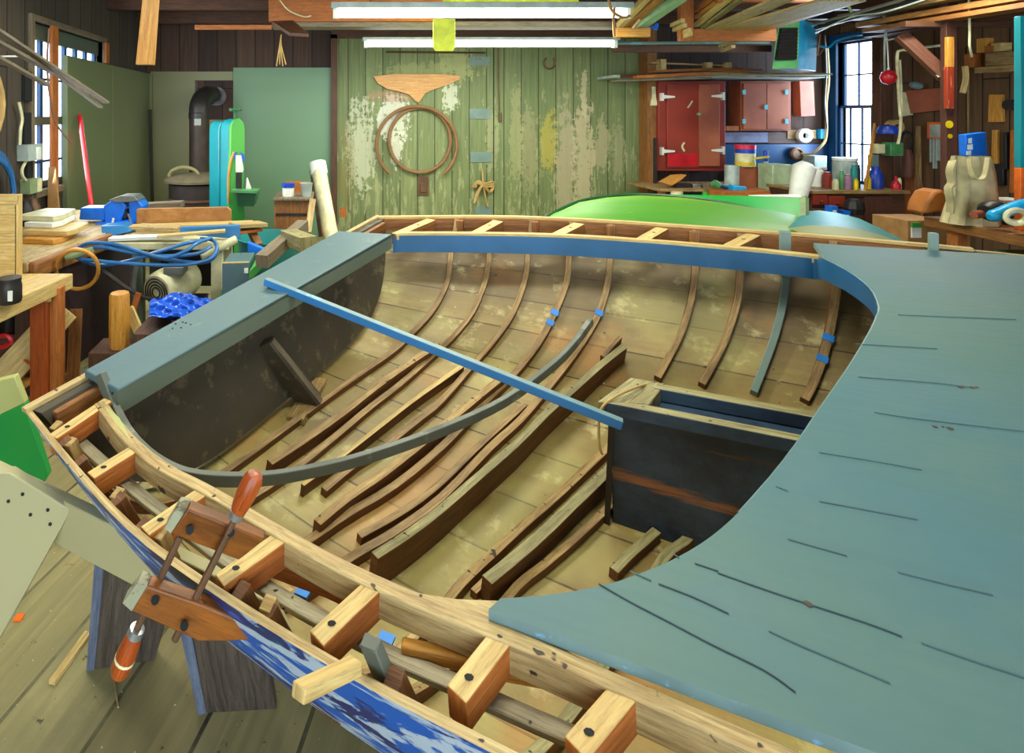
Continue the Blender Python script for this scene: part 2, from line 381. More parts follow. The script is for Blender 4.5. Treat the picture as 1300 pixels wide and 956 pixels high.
# left wall with window opening
ly0, ly1, lz0, lz1 = yl(40), yl(130), .95, 2.28
m = MB(); m.box(XL-.1, XL, -2.5, ly0, 0, CZ); m.box(XL-.1, XL, ly1, YB, 0, CZ); m.box(XL-.1, XL, ly0, ly1, 0, lz0); m.box(XL-.1, XL, ly0, ly1, lz1, CZ)
struct(m.build('wall_left', mleftw, origin=(XL, 0, 0)))
ry0, ry1, rz0, rz1 = yr(1110), yr(1064), .72, 2.44
m = MB(); m.box(XR, XR+.1, -2.5, ry0, 0, CZ); m.box(XR, XR+.1, ry1, YB, 0, CZ); m.box(XR, XR+.1, ry0, ry1, 0, rz0); m.box(XR, XR+.1, ry0, ry1, rz1, CZ)
struct(m.build('wall_right', mdarky, origin=(XR, 0, 0)))
# ceiling joists
for i, y in enumerate((1.2, 2.6, 5.9, 6.8)):
    struct(MB().box(XL, XR, y, y+.06, CZ-.14, CZ).build('trim_%d' % (i+1), 'brown'))
# sheets lining the left corner
m = MB(); zt = 2.06
m.box(XL+.004, XL+.05, yl(75)+.05, yl(137), .0, zt); m.box(XL+.004, XL+.05, yl(137)+.006, YB-.02, 0, zt)
struct(m.build('trim_5', 'sheet', origin=(XL, 5, 0), bevel=.002))
m = MB(); zt2 = 2.12; yf = YB-.025; z0, z1 = oz0, oz1
m.box(XL+.05, ox0, yf, YB, 0, 2.09); m.box(ox0, ox1, yf, YB, 0, z0); m.box(ox0, ox1, yf, YB, z1, 2.09)
struct(m.build('trim_6', 'sheet3', origin=(0, YB, 0)))
struct(MB().box(ox1+.005, bx(425), yf, YB, 0, 2.14).build('trim_13', 'sheet2', origin=(0, YB, 0)))
m = MB(); m.box(XL+.05, XL+.08, YB-.06, YB-.03, 0, 2.06)
struct(m.build('trim_7', 'sheet'))
m = MB(); m.box(bx(420), bx(428), YB-.1, YB, 0, 2.55); m.box(bx(821), bx(829), YB-.1, YB, 0, 2.55); m.box(bx(420), bx(829), YB-.1, YB, 2.5, 2.6)
struct(m.build('trim_8', 'brown'))
# left window
w = MB(); fx = XL-.06
w.box(XL-.1, XL+.03, ly0-.05, ly0, lz0-.05, lz1+.05); w.box(XL-.1, XL+.0, ly1, ly1+.05, lz0-.05, 2.05); w.box(XL-.1, XL+.03, ly1, ly1+.05, 2.07, lz1+.05)
w.box(XL-.1, XL+.03, ly0, ly1, lz1, lz1+.05); w.box(XL-.1, XL+.06, ly0-.03, yl(73), lz0-.05, lz0)
win = struct(w.build('window_1', 'bare', bevel=.003))
w = MB(); w.box(fx-.02, fx+.02, ly0, ly1, 2.15, lz1); w.box(fx-.02, fx+.02, ly0, ly1, 1.46, 1.53); w.box(fx-.02, fx+.02, ly0, ly1, lz0, lz0+.05)
w.build('sash', 'greyface', win)
w = MB()
for i in range(7):
    y = ly0+.03+i*.212; w.box(fx-.015, fx+.015, y-.022, y+.022, lz0, 2.16)
for z in (1.16, 1.84): w.box(fx-.012, fx+.012, ly0, ly1, z-.01, z+.01)
w.build('muntin', 'winblue', win)
MB().box(fx-.003, fx+.003, ly0, ly1, lz0, 2.16).build('pane', 'glass', win)
m = MB(); m.box(XL+.05, XL+.075, 4.60, 4.70, .78, 2.27); struct(m.build('trim_9', 'orange', bevel=.003))
m = MB(); m.box(XL+.03, XL+.05, yl(126)+.06, yl(133), 2.07, 2.28); struct(m.build('trim_10', 'orange', bevel=.003))
# right window, deep blue
w = MB(); g = XR-.03
w.box(g, XR+.1, ry0-.1, ry0, rz0-.06, rz1+.1); w.box(g, XR+.1, ry1, ry1+.1, rz0-.06, rz1+.1); w.box(g, XR+.1, ry0, ry1, rz1, rz1+.1); w.box(g-.05, XR+.1, ry0-.1, ry1+.1, rz0-.06, rz0)
win2 = struct(w.build('window_2', 'winblue', bevel=.003))
w = MB()
def sash(w, x, y0, y1, z0, z1, cols, rows, t=.028):
    w.box(x-.015, x+.015, y0, y0+t, z0, z1); w.box(x-.015, x+.015, y1-t, y1, z0, z1); w.box(x-.015, x+.015, y0, y1, z0, z0+t); w.box(x-.015, x+.015, y0, y1, z1-t, z1)
    for i in range(1, cols): y = y0+(y1-y0)*i/cols; w.box(x-.008, x+.008, y-.008, y+.008, z0, z1)
    for i in range(1, rows): z = z0+(z1-z0)*i/rows; w.box(x-.008, x+.008, y0, y1, z-.008, z+.008)
sash(w, XR+.07, ry0+.06, ry1, 1.62, rz1, 2, 2); w.build('sash', 'winblue', win2)
w = MB(); sash(w, XR+.02, ry0+.02, ry1, rz0, 1.66, 3, 2, .03); w.build('sash', 'winblue', win2)
MB().box(XR+.066, XR+.07, ry0, ry1, 1.62, rz1).build('pane', 'glass', win2); MB().box(XR+.016, XR+.02, ry0, ry1, rz0, 1.64).build('pane', 'glass', win2)
# big double door of green boards
YD = YB-.06
def door_extra(k, c, o):
    sp = k.a('ShaderNodeSeparateXYZ'); co = k.coord('Object', (1, 1, 1), rnd=False); k.ln(co, sp.inputs[0]); X, Zs = sp.outputs[0], sp.outputs[2]
    st = k.a('ShaderNodeMapping'); k.ln(co, st.inputs[0]); st.inputs['Scale'].default_value = (9, 9, 1.6)
    n = k.noise(st.outputs[0], 1.6, 8, .72); nb = k.noise(co, 12, 8, .78)
    low = k.math('MULTIPLY', k.math('SUBTRACT', 2.2, Zs), .07); wear = k.ramp(k.math('ADD', n, low), .655, .675)
    c = k.mix(k.math('MULTIPLY', wear, .6), c, srgb((164, 164, 118)))
    n3 = k.noise(st.outputs[0], 4.5, 6, .8); c = k.mix(k.ramp(n3, .68, .71), c, srgb((92, 84, 52)))
    for px, py, rx, rz, col, amt in [(458, 185, 17, 50, (206, 208, 178), .8), (500, 150, 20, 26, (226, 226, 206), .95), (503, 186, 8, 22, (222, 222, 200), .9), (500, 122, 26, 7, (180, 130, 100), .6),
            (572, 122, 10, 18, (224, 226, 200), .8), (580, 82, 20, 22, (176, 180, 120), .7), (540, 90, 60, 10, (170, 174, 110), .6), (440, 210, 10, 50, (140, 120, 60), .5),
            (697, 180, 11, 34, (176, 164, 66), .9), (718, 215, 12, 78, (176, 164, 130), .95), (741, 205, 12, 88, (192, 178, 140), .95), (741, 120, 5, 26, (200, 190, 150), .8), (672, 190, 12, 48, (170, 160, 118), .55),
            (764, 185, 9, 30, (184, 172, 132), .7), (784, 190, 7, 34, (176, 168, 128), .5), (655, 170, 8, 60, (176, 172, 120), .5), (625, 175, 8, 40, (190, 186, 140), .4)]:
        cx, cz = bx(px, YD), bz(py, YD); ax, az = rx/F0*YD, rz/F0*YD
        dx = k.math('POWER', k.math('ABSOLUTE', k.math('DIVIDE', k.math('SUBTRACT', X, cx), ax)), 2); dz = k.math('POWER', k.math('ABSOLUTE', k.math('DIVIDE', k.math('SUBTRACT', Zs, cz), az)), 2)
        d = k.math('ADD', k.math('ADD', dx, dz), k.math('MULTIPLY', k.math('SUBTRACT', k.math('ADD', n, nb), 1.0), 7.5))
        f = k.ramp(k.math('SUBTRACT', 1.6, d), .5, .62); c = k.mix(k.math('MULTIPLY', f, amt*.85), c, srgb(tuple(q*.93 for q in col)))
    return c
mdoor = boards('peeling_green_door_boards', (112, 126, 78), (132, 144, 94), (52, 54, 28), .218, 4.0, rough=.65, mort=.006, extra=door_extra, sw='zx')
dd = struct(MB().box(bx(428), bx(821), YD, YB-.005, 0.0, 2.5).build('door_1', mdoor, origin=(bx(428), YD, 0)))
dd.location = (0, YD, 0)
for v in dd.data.vertices: v.co.x += bx(428)
WL[dd.as_pointer()] = V((0, YD, 0))
MB().box(bx(625)-.006, bx(625)+.006, YD-.004, YD, 0, 2.5).build('leaf_gap', 'hole', dd)
for x0, x1, y0, y1 in ((596, 622, 72, 83), (596, 622, 138, 151), (597, 624, 193, 206), (603, 624, 262, 274)):
    MB().box(bx(x0, YD), bx(x1, YD), YD-.012, YD, bz(y1, YD), bz(y0, YD)).build('hinge_plate', 'ribgrey', dd, bevel=.002)
m = MB(); m.box(bx(529), bx(543), YD-.02, YD, bz(247), bz(223)); m.box(bx(532), bx(540), YD-.035, YD-.02, bz(243), bz(231)); m.build('latch', 'rust', dd, bevel=.003)
m = MB(); m.tube([W(633, 60, YD-.03), W(633, 100, YD-.03), W(635, 154, YD-.03)], .008, 8); m.tube([W(635, 143, YD-.03), W(635, 155, YD-.03)], .018, 8); m.build('bolt_rod', 'rust', dd)
m = MB(); m.tube([W(490, 66, YD-.03), W(616, 67, YD-.03)], .012, 8); m.build('top_bar', 'brown', dd)
# things hanging on the door
def on(x, y, off=.04): return W(x, y, YD-off)
pl = [(474, 97), (500, 94), (530, 94), (558, 94), (585, 96), (583, 101), (570, 107), (552, 113), (540, 118), (534, 127), (531, 130), (527, 128), (520, 120), (507, 116), (492, 113), (480, 106)]
tag(MB().prism([on(x, y) for x, y in pl], (0, .03, 0)).build('transom_pattern', 'amber'), 'tan winged wooden pattern board with a centre point hung high on the green door', 'board')
def arc(cx, cy, rx, ry, a0, a1, n, off=.05): return [on(cx+rx*math.cos(math.radians(a0+(a1-a0)*i/n)), cy-ry*math.sin(math.radians(a0+(a1-a0)*i/n)), off) for i in range(n+1)]
tag(MB().tube(arc(533, 178, 39, 41, 0, 360, 48)[:-1], .022, 8, closed=True).build('wooden_hoop', 'hoop'), 'full round steamed wood hoop hung on the green door', 'hoop')
tag(MB().tube(arc(529, 184, 51, 49, -48, 228, 48, .09), .022, 8).build('open_wooden_hoop', 'hoop'), 'larger open-ended steamed wood hoop hung round the closed hoop', 'hoop')
tag(MB().tube(arc(698, 80, 7, 7.5, -235, 55, 20, .02), .012, 8).build('horseshoe', 'rust'), 'small rusty horseshoe nailed high on the green door', 'horseshoe')
m = MB()
for i in range(3): m.tube(smoothpts([on(600+2*i, 238, .05), on(606, 230+i, .07), on(616, 233+2*i, .08), on(626, 231+3*i, .05), on(622, 244, .05), on(613, 236, .09), on(606, 244+2*i, .05), on(602, 258, .05)]), .014, 6)
m.tube(smoothpts([on(612, 214, .03), on(613, 226, .05), on(614, 238, .08), on(619, 262, .04)]), .01, 6)
tag(m.build('rope_bundle', 'rope'), 'knotted brown rope hanging from the hinge plate on the green door', 'rope')
# ================================================================== BOAT
C0 = V((-.241, 2.037, .95)); BA = V((.90, -.436, 0)); BL = V((.56, .829, .12)); BZ = V((0, 0, 1.0))
def Q(a, l, h): return C0+BA*a+BL*l+BZ*h
DET = BA.x*BL.y-BL.x*BA.y
def inv(p):
    d = p-C0; a = (d.x*BL.y-BL.x*d.y)/DET; l = (BA.x*d.y-d.x*BA.y)/DET; return a, l, d.z-BL.z*l
HB = [(0, .836), (.3, .935), (.53, 1.0), (.75, 1.035), (1, 1.058), (1.4, 1.065), (1.8, 1.045), (2.2, .975), (2.6, .84), (3, .65), (3.3, .45), (3.55, .24), (3.75, .05)]
ZBT = [(0, -.36), (.12, -.39), (.5, -.47), (1.1, -.55), (1.8, -.58), (2.6, -.56), (3.2, -.48), (3.75, -.30)]
hbf = lambda a: interp(a, HB)
zbf = lambda a: interp(a, ZBT)
sr = lambda a: .018*max(0, a-1.3)**2
def gs(a, u):
    u = abs(u); c = .08+.14*min(1, max(0, a/1.2)); p = 5.5; v = max(0, a-2.2)/1.5; p = p+(2.2-p)*min(1, v)
    return c*u*u+(1-c)*u**p
def hullh(a, l):
    u = min(1.2, abs(l)/hbf(a)); return sr(a)+(zbf(a)-sr(a))*(1-gs(a, u)) if u <= 1 else 5
CROWN = .06
def deckh(a, l): return sr(a)+.005+CROWN*(1-(min(1.1, abs(l))/1.0)**2)
def ray(x, y, F, lo=.35, hi=5.5, st=.01):
    d0 = W(x, y, 1.0)-V((0, 0, CAMZ)); E = V((0, 0, CAMZ)); t = lo
    while t < hi:
        p = E+d0*t; a, l, h = inv(p)
        if F(a, l, h) < 0:
            b0, b1 = t-st, t
            for _ in range(14):
                c = (b0+b1)/2
                if F(*inv(E+d0*c)) < 0: b1 = c
                else: b0 = c
            return E+d0*b1
        t += st
    return None
def hit_hull(x, y): return ray(x, y, lambda a, l, h: (h-hullh(a, l)) if (l > -hbf(a) or h < -.02) and a > -.3*h-.02 else 1, .75)
def hit_in(x, y):      # interior of the hull: start the march inside the boat
    def F(a, l, h):
        if a < -.2 or abs(l) > hbf(a)+.3: return 1
        if l < -hbf(a)*.999: return 1
        return h-hullh(a, l)
    return ray(x, y, F, .5)
def hit_deck(x, y): return ray(x, y, lambda a, l, h: h-deckh(a, l), .4)
def hit_plane(x, y, hh=0.0): return ray(x, y, lambda a, l, h: h-hh, .4)
def hull_n(p):
    a, l, h = inv(p); e = .01; f = lambda a, l: Q(a, l, hullh(a, max(-hbf(a)*.999, min(hbf(a)*.999, l))))
    if abs(l)+e > hbf(a)*.995: l = math.copysign(hbf(a)*.985, l)
    n = (f(a+e, l)-f(a-e, l)).cross(f(a, l+e)-f(a, l-e)).normalized()
    return n if n.z > 0 else -n
boat = thing('wooden_boat', 'large wooden boat under repair with blue-grey foredeck and bare ribbed inside', 'boat', (C0.x+BA.x*1.5, C0.y+BA.y*1.5, .3))

# hull shell, planked inside, painted outside
def hullmat_in():
    k = NT('old_hull_planking'); uvn = k.a('ShaderNodeTexCoord').outputs['UV']
    b = k.a('ShaderNodeTexBrick'); k.ln(uvn, b.inputs['Vector']); b.inputs['Scale'].default_value = 1; b.inputs['Brick Width'].default_value = 3.4; b.inputs['Row Height'].default_value = .175
    b.inputs['Mortar Size'].default_value = .003; b.inputs['Mortar Smooth'].default_value = .1; b.offset = .4
    b.inputs['Color1'].default_value = srgb((134, 118, 62)); b.inputs['Color2'].default_value = srgb((166, 146, 84)); b.inputs['Mortar'].default_value = srgb((40, 28, 16))
    mp = k.a('ShaderNodeMapping'); k.ln(uvn, mp.inputs[0]); mp.inputs['Scale'].default_value = (1.5, 24, 1)
    g = k.noise(mp.outputs[0], 1.5, 6, .65, .4); c = k.mix(k.math('MULTIPLY', k.ramp(g, .35, .75), .5), b.outputs['Color'], srgb((130, 100, 54)))
    sp = k.a('ShaderNodeSeparateXYZ'); k.ln(uvn, sp.inputs[0])
    n2 = k.noise(uvn, 3.2, 5, .6); n4 = k.noise(uvn, 7, 6, .7)
    up = k.math('ABSOLUTE', sp.outputs[1])
    band = k.ramp(k.math('ADD', up, k.math('MULTIPLY', k.math('SUBTRACT', n2, .5), .5)), .62, 1.05)
    c = k.mix(k.math('MULTIPLY', band, .72), c, srgb((96, 78, 60)))
    c = k.mix(k.math('MULTIPLY', k.ramp(k.noise(uvn, 11, 8, .75), .46, .6), .4), c, srgb((122, 102, 60)))
    c = k.mix(k.math('MULTIPLY', k.ramp(k.noise(uvn, 1.7, 4, .6), .5, .6), .35), c, srgb((184, 180, 104)))                       # soot dark old paint on the topsides
    c = k.mix(k.math('MULTIPLY', k.ramp(n4, .56, .66), .45), c, srgb((224, 210, 150)))        # pale worn patches
    c = k.mix(k.math('MULTIPLY', k.ramp(k.noise(uvn, 5, 5, .7), .58, .7), .5), c, srgb((136, 108, 74)))
    c = k.mix(k.math('MULTIPLY', k.ramp(k.noise(uvn, 2.3, 3, .5), .54, .66), .55), c, srgb((178, 122, 58)))
    c = k.mix(k.ramp(k.noise(uvn, 38, 2, .5), .74, .76), c, srgb((42, 32, 22)))
    c = k.mix(k.ramp(k.noise(uvn, 50, 2, .5), .765, .775), c, srgb((214, 206, 160)))
    h = k.math('SUBTRACT', k.math('MULTIPLY', g, .3), b.outputs['Fac']); k.bump(h, .8, .008); return k.base(c, .5)
def hullmat_out():
    k = NT('patched_hull_paint'); o = k.coord('UV', (2.2, 4, 1), (0, 0, .35), rnd=False)
    n = k.noise(o, 3.2, 7, .62, .6); c = k.mix(k.ramp(n, .47, .51), srgb((168, 184, 196)), srgb((18, 84, 168)))
    c = k.mix(k.ramp(k.noise(o, 2.6, 6, .6, .8), .54, .57), c, srgb((30, 40, 96)))
    c = k.mix(k.ramp(k.noise(o, 7, 6, .7), .62, .66), c, srgb((58, 74, 120))); c = k.mix(k.ramp(k.noise(o, 3, 4), .68, .7), c, srgb((10, 120, 110)))
    k.bump(n, .2, .004); return k.base(c, .45)
NU, NA = 44, 60
us = [math.sin(math.pi/2*(2*i/NU-1)) if True else 0 for i in range(NU+1)]
us = [max(-1, min(1, (2*i/NU-1)*.55+.45*math.sin(math.pi/2*(2*i/NU-1)))) for i in range(NU+1)]
inner, outer, uvi = [], [], []
for j in range(NA+1):
    ri, ro, ru = [], [], []
    for u in us:
        h0 = hullh(0, u*.836*.999); a0 = -.30*h0
        a = a0+(3.75-a0)*j/NA; h = sr(a)+(zbf(a)-sr(a))*(1-gs(a, u)); l = u*hbf(a)
        ri.append(Q(a, l, h)); k4 = abs(u)**4
        ro.append(Q(a+.01*(j == NA), l+math.copysign(.013*abs(u)**3, u), h-.02*(1-k4)))
        s = math.copysign(abs(u)*.86+ (1-gs(a, 0) if 0 else 0), u)+math.copysign(.55*abs(u)**6, u)
        ru.append((a, s+3 if False else s))
    inner.append(ri); outer.append(ro); uvi.append(ru)
m = MB(); m.grid(inner, 0, uvi, flip=False); m.grid(outer, 1, uvi, flip=True)
for side in (0, -1):
    m.grid([[r[side] for r in inner], [r[side] for r in outer]], 2, [[(j*.06, 0) for j in range(NA+1)], [(j*.06, .018) for j in range(NA+1)]], flip=(side == 0))
m.grid([inner[0], outer[0]], 2); m.grid([inner[-1], outer[-1]], 2, flip=True)
m.build('hull_planking', [hullmat_in(), hullmat_out(), 'pale'], boat, ang=50)

# transom board
def tp(l, h, da=0.0): return Q(-.30*h+da, l, h)
poly = [(-.836, 0), ]+[(u*.836, hullh(0, u*.8359)) for u in us[1:-1]]+[(.836, 0)]
polyw = [tp(l, h, .035) for l, h in poly]; m = MB(); m.prism(polyw, BA*(-.05)); m.build('transom', 'char', boat)
m = MB()
e0, e1 = tp(-.85, .004, -.005), tp(.85, .004, -.005); m.bar(e0, e1, .022, .012); m.build('transom_cap', 'pale', boat, bevel=.002)
m = MB(); m.bar(Q(.045, -.81, -.03), Q(.045, .81, -.03), .02, .045); m.build('transom_beam', 'brownin', boat, bevel=.003)
# knee in the middle of the transom
def hit_tr(x, y): return ray(x, y, lambda a, l, h: a-(.035-.30*h) if True else 1, .6) 
def tr_pt(x, y, off=0.0):
    E = V((0, 0, CAMZ)); d0 = W(x, y, 1.0)-E; lo, hi = .8, 3.5      # a grows away from the transom
    f = lambda t: (lambda q: q[0]-(.035+off-.30*q[2]))(inv(E+d0*t))
    for _ in range(40):
        c = (lo+hi)/2
        if f(c) > 0: lo = c
        else: hi = c
    return E+d0*lo
k0, k1 = tr_pt(332, 434), tr_pt(384, 512); kd = (k1-k0).normalized(); kn_n = (BA+BZ*.3).normalized()
m = MB(); m.bar(k0+kn_n*.02, k1+kn_n*.035, .035, .05, kn_n, 0, w1=.045, h1=.08); m.build('transom_knee', 'char', boat, bevel=.004)
m = MB(); m.bar(k0+kn_n*.046, k1+kn_n*.076, .022, .006, kn_n); m.build('knee_facing', 'bare', boat, bevel=.001)
m = MB(); m.bar(Q(.14, .13, -.395), Q(.2, -.10, -.40), .06, .03); m.build('floor_cleat', 'ribpale', boat, bevel=.004)
# stern deck plank
c4 = [hit_plane(*q, .03) for q in ((107, 470), (430, 293), (497, 297), (150, 494))]
m = MB(); m.prism([p-BZ*.018 for p in c4], BZ*.018, 0); m.build('stern_deck', 'greydeck', boat, bevel=.004)
m = MB(); d_in = (c4[2]-c4[3]).normalized(); off = d_in.cross(BZ).normalized()*.012
m.hexa([c4[3]-off*2-BZ*.062, c4[3]-BZ*.062, c4[3]-BZ*.004-off*0, c4[3]-off*2-BZ*.02, c4[2]-off*2-BZ*.062, c4[2]-BZ*.062, c4[2]-BZ*.004, c4[2]-off*2-BZ*.02])
m.build('stern_beam', 'greyface', boat)
m = MB()
for x, y in ((213, 419), (217, 413), (224, 418), (230, 412), (236, 414), (226, 411), (291, 322), (300, 325), (305, 322), (316, 322), (320, 326), (213, 410)):
    p = hit_plane(x+6, y-2, .0305); m.lathe([(.003, 0), (.003, .001)], p, n=6)
m.build('screw_hole', 'hole', boat)

# foredeck
edge_px = [(1045, 326), (1075, 341), (1098, 357), (1110, 370), (1117, 388), (1114, 400), (1105, 420), (1080, 462), (1040, 520), (1012, 562), (980, 603), (940, 648), (900, 683), (855, 710), (810, 729), (770, 742), (720, 752), (670, 758), (625, 760)]
ep = [inv(hit_deck(*q)) for q in edge_px]; ep = [(e[1], e[0]) for e in ep]; ep.sort()
EP = []
for l, a in ep:
    if not EP or l > EP[-1][0]+.004: EP.append((l, a))
ln0, ln1 = -.922, .93
def aedge(l): return interp(l, EP)
def abow(l):
    t = abs(l)+.05; a = 3.72
    while hbf(a) < t and a > 1.2: a -= .01
    return a
N1, N2 = 90, 40; rows, uvr = [], []
for i in range(N1+1):
    l = ln0+(ln1-ln0)*i/N1; a0 = aedge(l); a1 = max(a0+.02, abow(l)); r = []; ru = []
    for j in range(N2+1):
        a = a0+(a1-a0)*j/N2; r.append(Q(a, l, deckh(a, l))); ru.append((a, l))
    rows.append(r); uvr.append(ru)
def deck_extra():
    k = NT('foredeck_paint'); o = k.coord('Object', rnd=False); uvn = k.coord('UV', rnd=False)
    n = k.noise(o, 1.6, 5, .6); c = k.mix(k.ramp(n, .35, .65), srgb((72, 106, 112)), srgb((80, 110, 100)))
    c = k.mix(k.math('MULTIPLY', k.ramp(k.noise(o, 5, 8, .7), .5, .7), .25), c, srgb((100, 118, 110)))
    m2 = k.a('ShaderNodeMapping'); k.ln(uvn, m2.inputs[0]); m2.inputs['Scale'].default_value = (2, 40, 1)
    g = k.noise(m2.outputs[0], 1.5, 6, .6); c = k.mix(k.math('MULTIPLY', k.ramp(g, .45, .8), .2), c, srgb((60, 88, 92)))
    c = k.mix(k.math('MULTIPLY', k.ramp(k.noise(o, 28, 6, .75), .70, .73), .5), c, srgb((140, 160, 150)))
    k.bump(g, .2, .003); return k.base(c, .55, spec=.35)
m = MB(); m.grid(rows, 0, uvr, flip=True); low = [[p-BZ*.016 for p in r] for r in rows]; m.grid(low, 0, uvr)
for A_, B_ in (([r[0] for r in rows], [r[0] for r in low]), ([r[-1] for r in low], [r[-1] for r in rows]), (low[0], rows[0]), (rows[-1], low[-1])):
    m.grid([A_, B_], 1, flip=False)
MD = deck_extra(); fd = m.build('foredeck', [MD, 'battop'], boat, ang=40)
seams = [[(760, 742), (800, 765), (850, 791), (905, 820), (970, 852), (1010, 880)], [(800, 726), (827, 738)], [(836, 742), (880, 759), (925, 780)], [(855, 704), (862, 709)], [(882, 716), (912, 726)], [(911, 728), (970, 749), (1030, 769), (1100, 792), (1145, 809)], [(1170, 817), (1230, 838), (1300, 861)],
         [(1040, 637), (1100, 648), (1165, 660)], [(1000, 685), (1060, 702), (1075, 706)], [(1140, 727), (1200, 742), (1260, 756)], [(985, 618), (1000, 624)], [(1040, 575), (1110, 586), (1170, 597)], [(1090, 479), (1180, 486), (1230, 492)], [(1110, 524), (1170, 533), (1300, 548)], [(1085, 437), (1190, 443)], [(976, 802), (1020, 822), (1075, 845), (1130, 868)], [(1140, 400), (1290, 406)]]
strong = (0, 2, 4, 5)
for si, s_ in enumerate(seams):
    pts = [inv(hit_deck(*q)) for q in s_]; pts = smoothpts([Q(a, l, deckh(a, l)+.001) for a, l, h in pts], 4)
    m = MB(); m.sweep(pts, .0018, .001, BZ); m.build('deck_seam', 'seam' if si in strong else 'seamfaint', boat)
m = MB()
for x, y, r in ((1219, 492, .004), (1223, 491, .003), (1234, 492, .004), (1240, 492, .003), (1187, 542, .004), (1197, 542, .002), (1206, 544, .005), (1026, 767, .005)):
    m.lathe([(r, 0), (r, .0012)], hit_deck(x, y), n=6)
m.build('deck_gouge', 'rustmark', boat)

# carlin round the cockpit
nc = [(127, 510), (145, 535), (172, 565), (210, 594), (254, 617), (290, 637), (325, 658), (400, 701), (472, 737), (560, 774), (640, 805), (705, 832), (770, 861), (850, 896), (960, 944), (1090, 1000), (1240, 1060)]
m = MB(); m.sweep(smoothpts([hit_plane(x, y, 0)-BZ*.02 for x, y in nc], 3), .026, .042, BZ); m.build('carlin', 'pale', boat, bevel=.002)
fcp = [(500, 297), (520, 296), (620, 296.5), (720, 299), (830, 306), (950, 316), (1000, 321), (1045, 326)]
fc = smoothpts([hit_plane(x, y, .006) for x, y in fcp], 4)
m = MB(); m.sweep([p-BZ*.014+BL*.014 for p in fc], .035, .028, BZ); m.build('carlin', 'pale2', boat, bevel=.002)
# blue inner face of the coaming following the far carlin and the front of the cockpit
face = [inv(p)[:2]+(-.002,) for p in fc]
fr = [inv(hit_deck(*q)) for q in edge_px[:12]]
pts = [Q(a, l-.008, h) for a, l, h in face[:-1]]+[Q(e[0]-.004, e[1], e[2]-.004) for e in fr]
top = smoothpts(pts, 2); hh = [.072 if i < len(top)*.70 else max(.02, .072-.052*(i/len(top)-.70)/.3) for i in range(len(top))]
m = MB(); m.grid([top, [p-BZ*hh[i] for i, p in enumerate(top)]], 0); back = [p+(BA*.010+BL*.010) for p in top]
m.grid([top, back], 1, flip=True); m.grid([back, [p-BZ*hh[i] for i, p in enumerate(back)]], 0, flip=True); m.grid([[p-BZ*hh[i] for i, p in enumerate(top)], [p-BZ*hh[i] for i, p in enumerate(back)]], 0)
m.build('coaming_face', ['coaming', 'battop'], boat, ang=50)
# inner stringer on the near side and sheer clamp on the far side
st = smoothpts([hit_plane(*q, -.055) for q in ((96, 556), (122, 580), (160, 614), (205, 650), (262, 694), (330, 742), (405, 786), (490, 830), (575, 868), (680, 916), (780, 958))], 3)
MB().sweep(st, .026, .010, BZ).build('side_stringer', 'palegrey', boat, bevel=.002)
st = [Q(a, (hbf(a)-.014), -.04+sr(a)) for a in [.02+.15*i for i in range(14)]]
MB().sweep(st, .02, .075, BZ).build('sheer_clamp', 'brownin', boat)
st = [Q(a, (hbf(a)+.004), .002+sr(a)) for a in [.0+.15*i for i in range(15)]]
MB().sweep(st, .03, .012, BZ).build('sheer_cap', 'pale2', boat, bevel=.002)

# short side deck beams
far_b = [((503, 297), (548, 278)), ((603, 296), (633, 280)), ((706, 298), (736, 283)), ((813, 305), (841, 289)), ((923, 314), (957, 297)), ]
near_b = [((70, 552), (136, 508)), ((119, 601), (174, 567)), ((188, 671), (256, 624)), ((283, 733), (354, 683)), ((406, 806), (471, 745)), ((583, 876), (636, 808)), ((735, 945), (790, 880))]
for i, (p, q) in enumerate(near_b):
    p0, p1 = hit_plane(*p, 0), hit_plane(*q, 0); m = MB(); dr = (p1-p0).normalized()
    m.bar(p0-BZ*.022-dr*.004, p1-BZ*.022+dr*.006, .03, .044, BZ, 1, mtop=0); ob = m.build('side_deck_beam', ['pale2', 'orange'], boat, bevel=.002)
    m = MB(); m.lathe([(.0045, 0), (.0045, .0008)], p0+(p1-p0)*.22+BZ*.0003, n=7, sx=1.4); m.build('screw_hole', 'hole', ob)
for p, q in far_b:
    p0, p1 = hit_plane(*p, 0), hit_plane(*q, 0); m = MB()
    m.bar(p0-BZ*.024, p1-BZ*.024, .05, .048, BZ, 1, mtop=0); ob = m.build('side_deck_beam', ['pale2', 'brownin'], boat, bevel=.002)
    m = MB(); m.lathe([(.007, 0), (.007, .0008)], p0+(p1-p0)*.6+BZ*.0003, n=7); m.build('screw_hole', 'hole', ob)
# gusset at the near stern corner
g3 = [hit_plane(x, y, .001) for x, y in ((124, 518), (137, 516), (152, 530), (166, 556), (160, 562), (134, 532))]
MB().prism([p-BZ*.012 for p in g3], BZ*.012).build('corner_gusset', 'creamboard', boat, bevel=.002)
# pale board under the edge of the foredeck
g4 = [hit_plane(x, y, -.004) for x, y in ((528, 750), (580, 758), (632, 760), (700, 810), (790, 868), (860, 915), (800, 884), (640, 812), (560, 776))]
MB().prism([p-BZ*.014 for p in g4], BZ*.012).build('under_deck_board', 'pale', boat, bevel=.002)

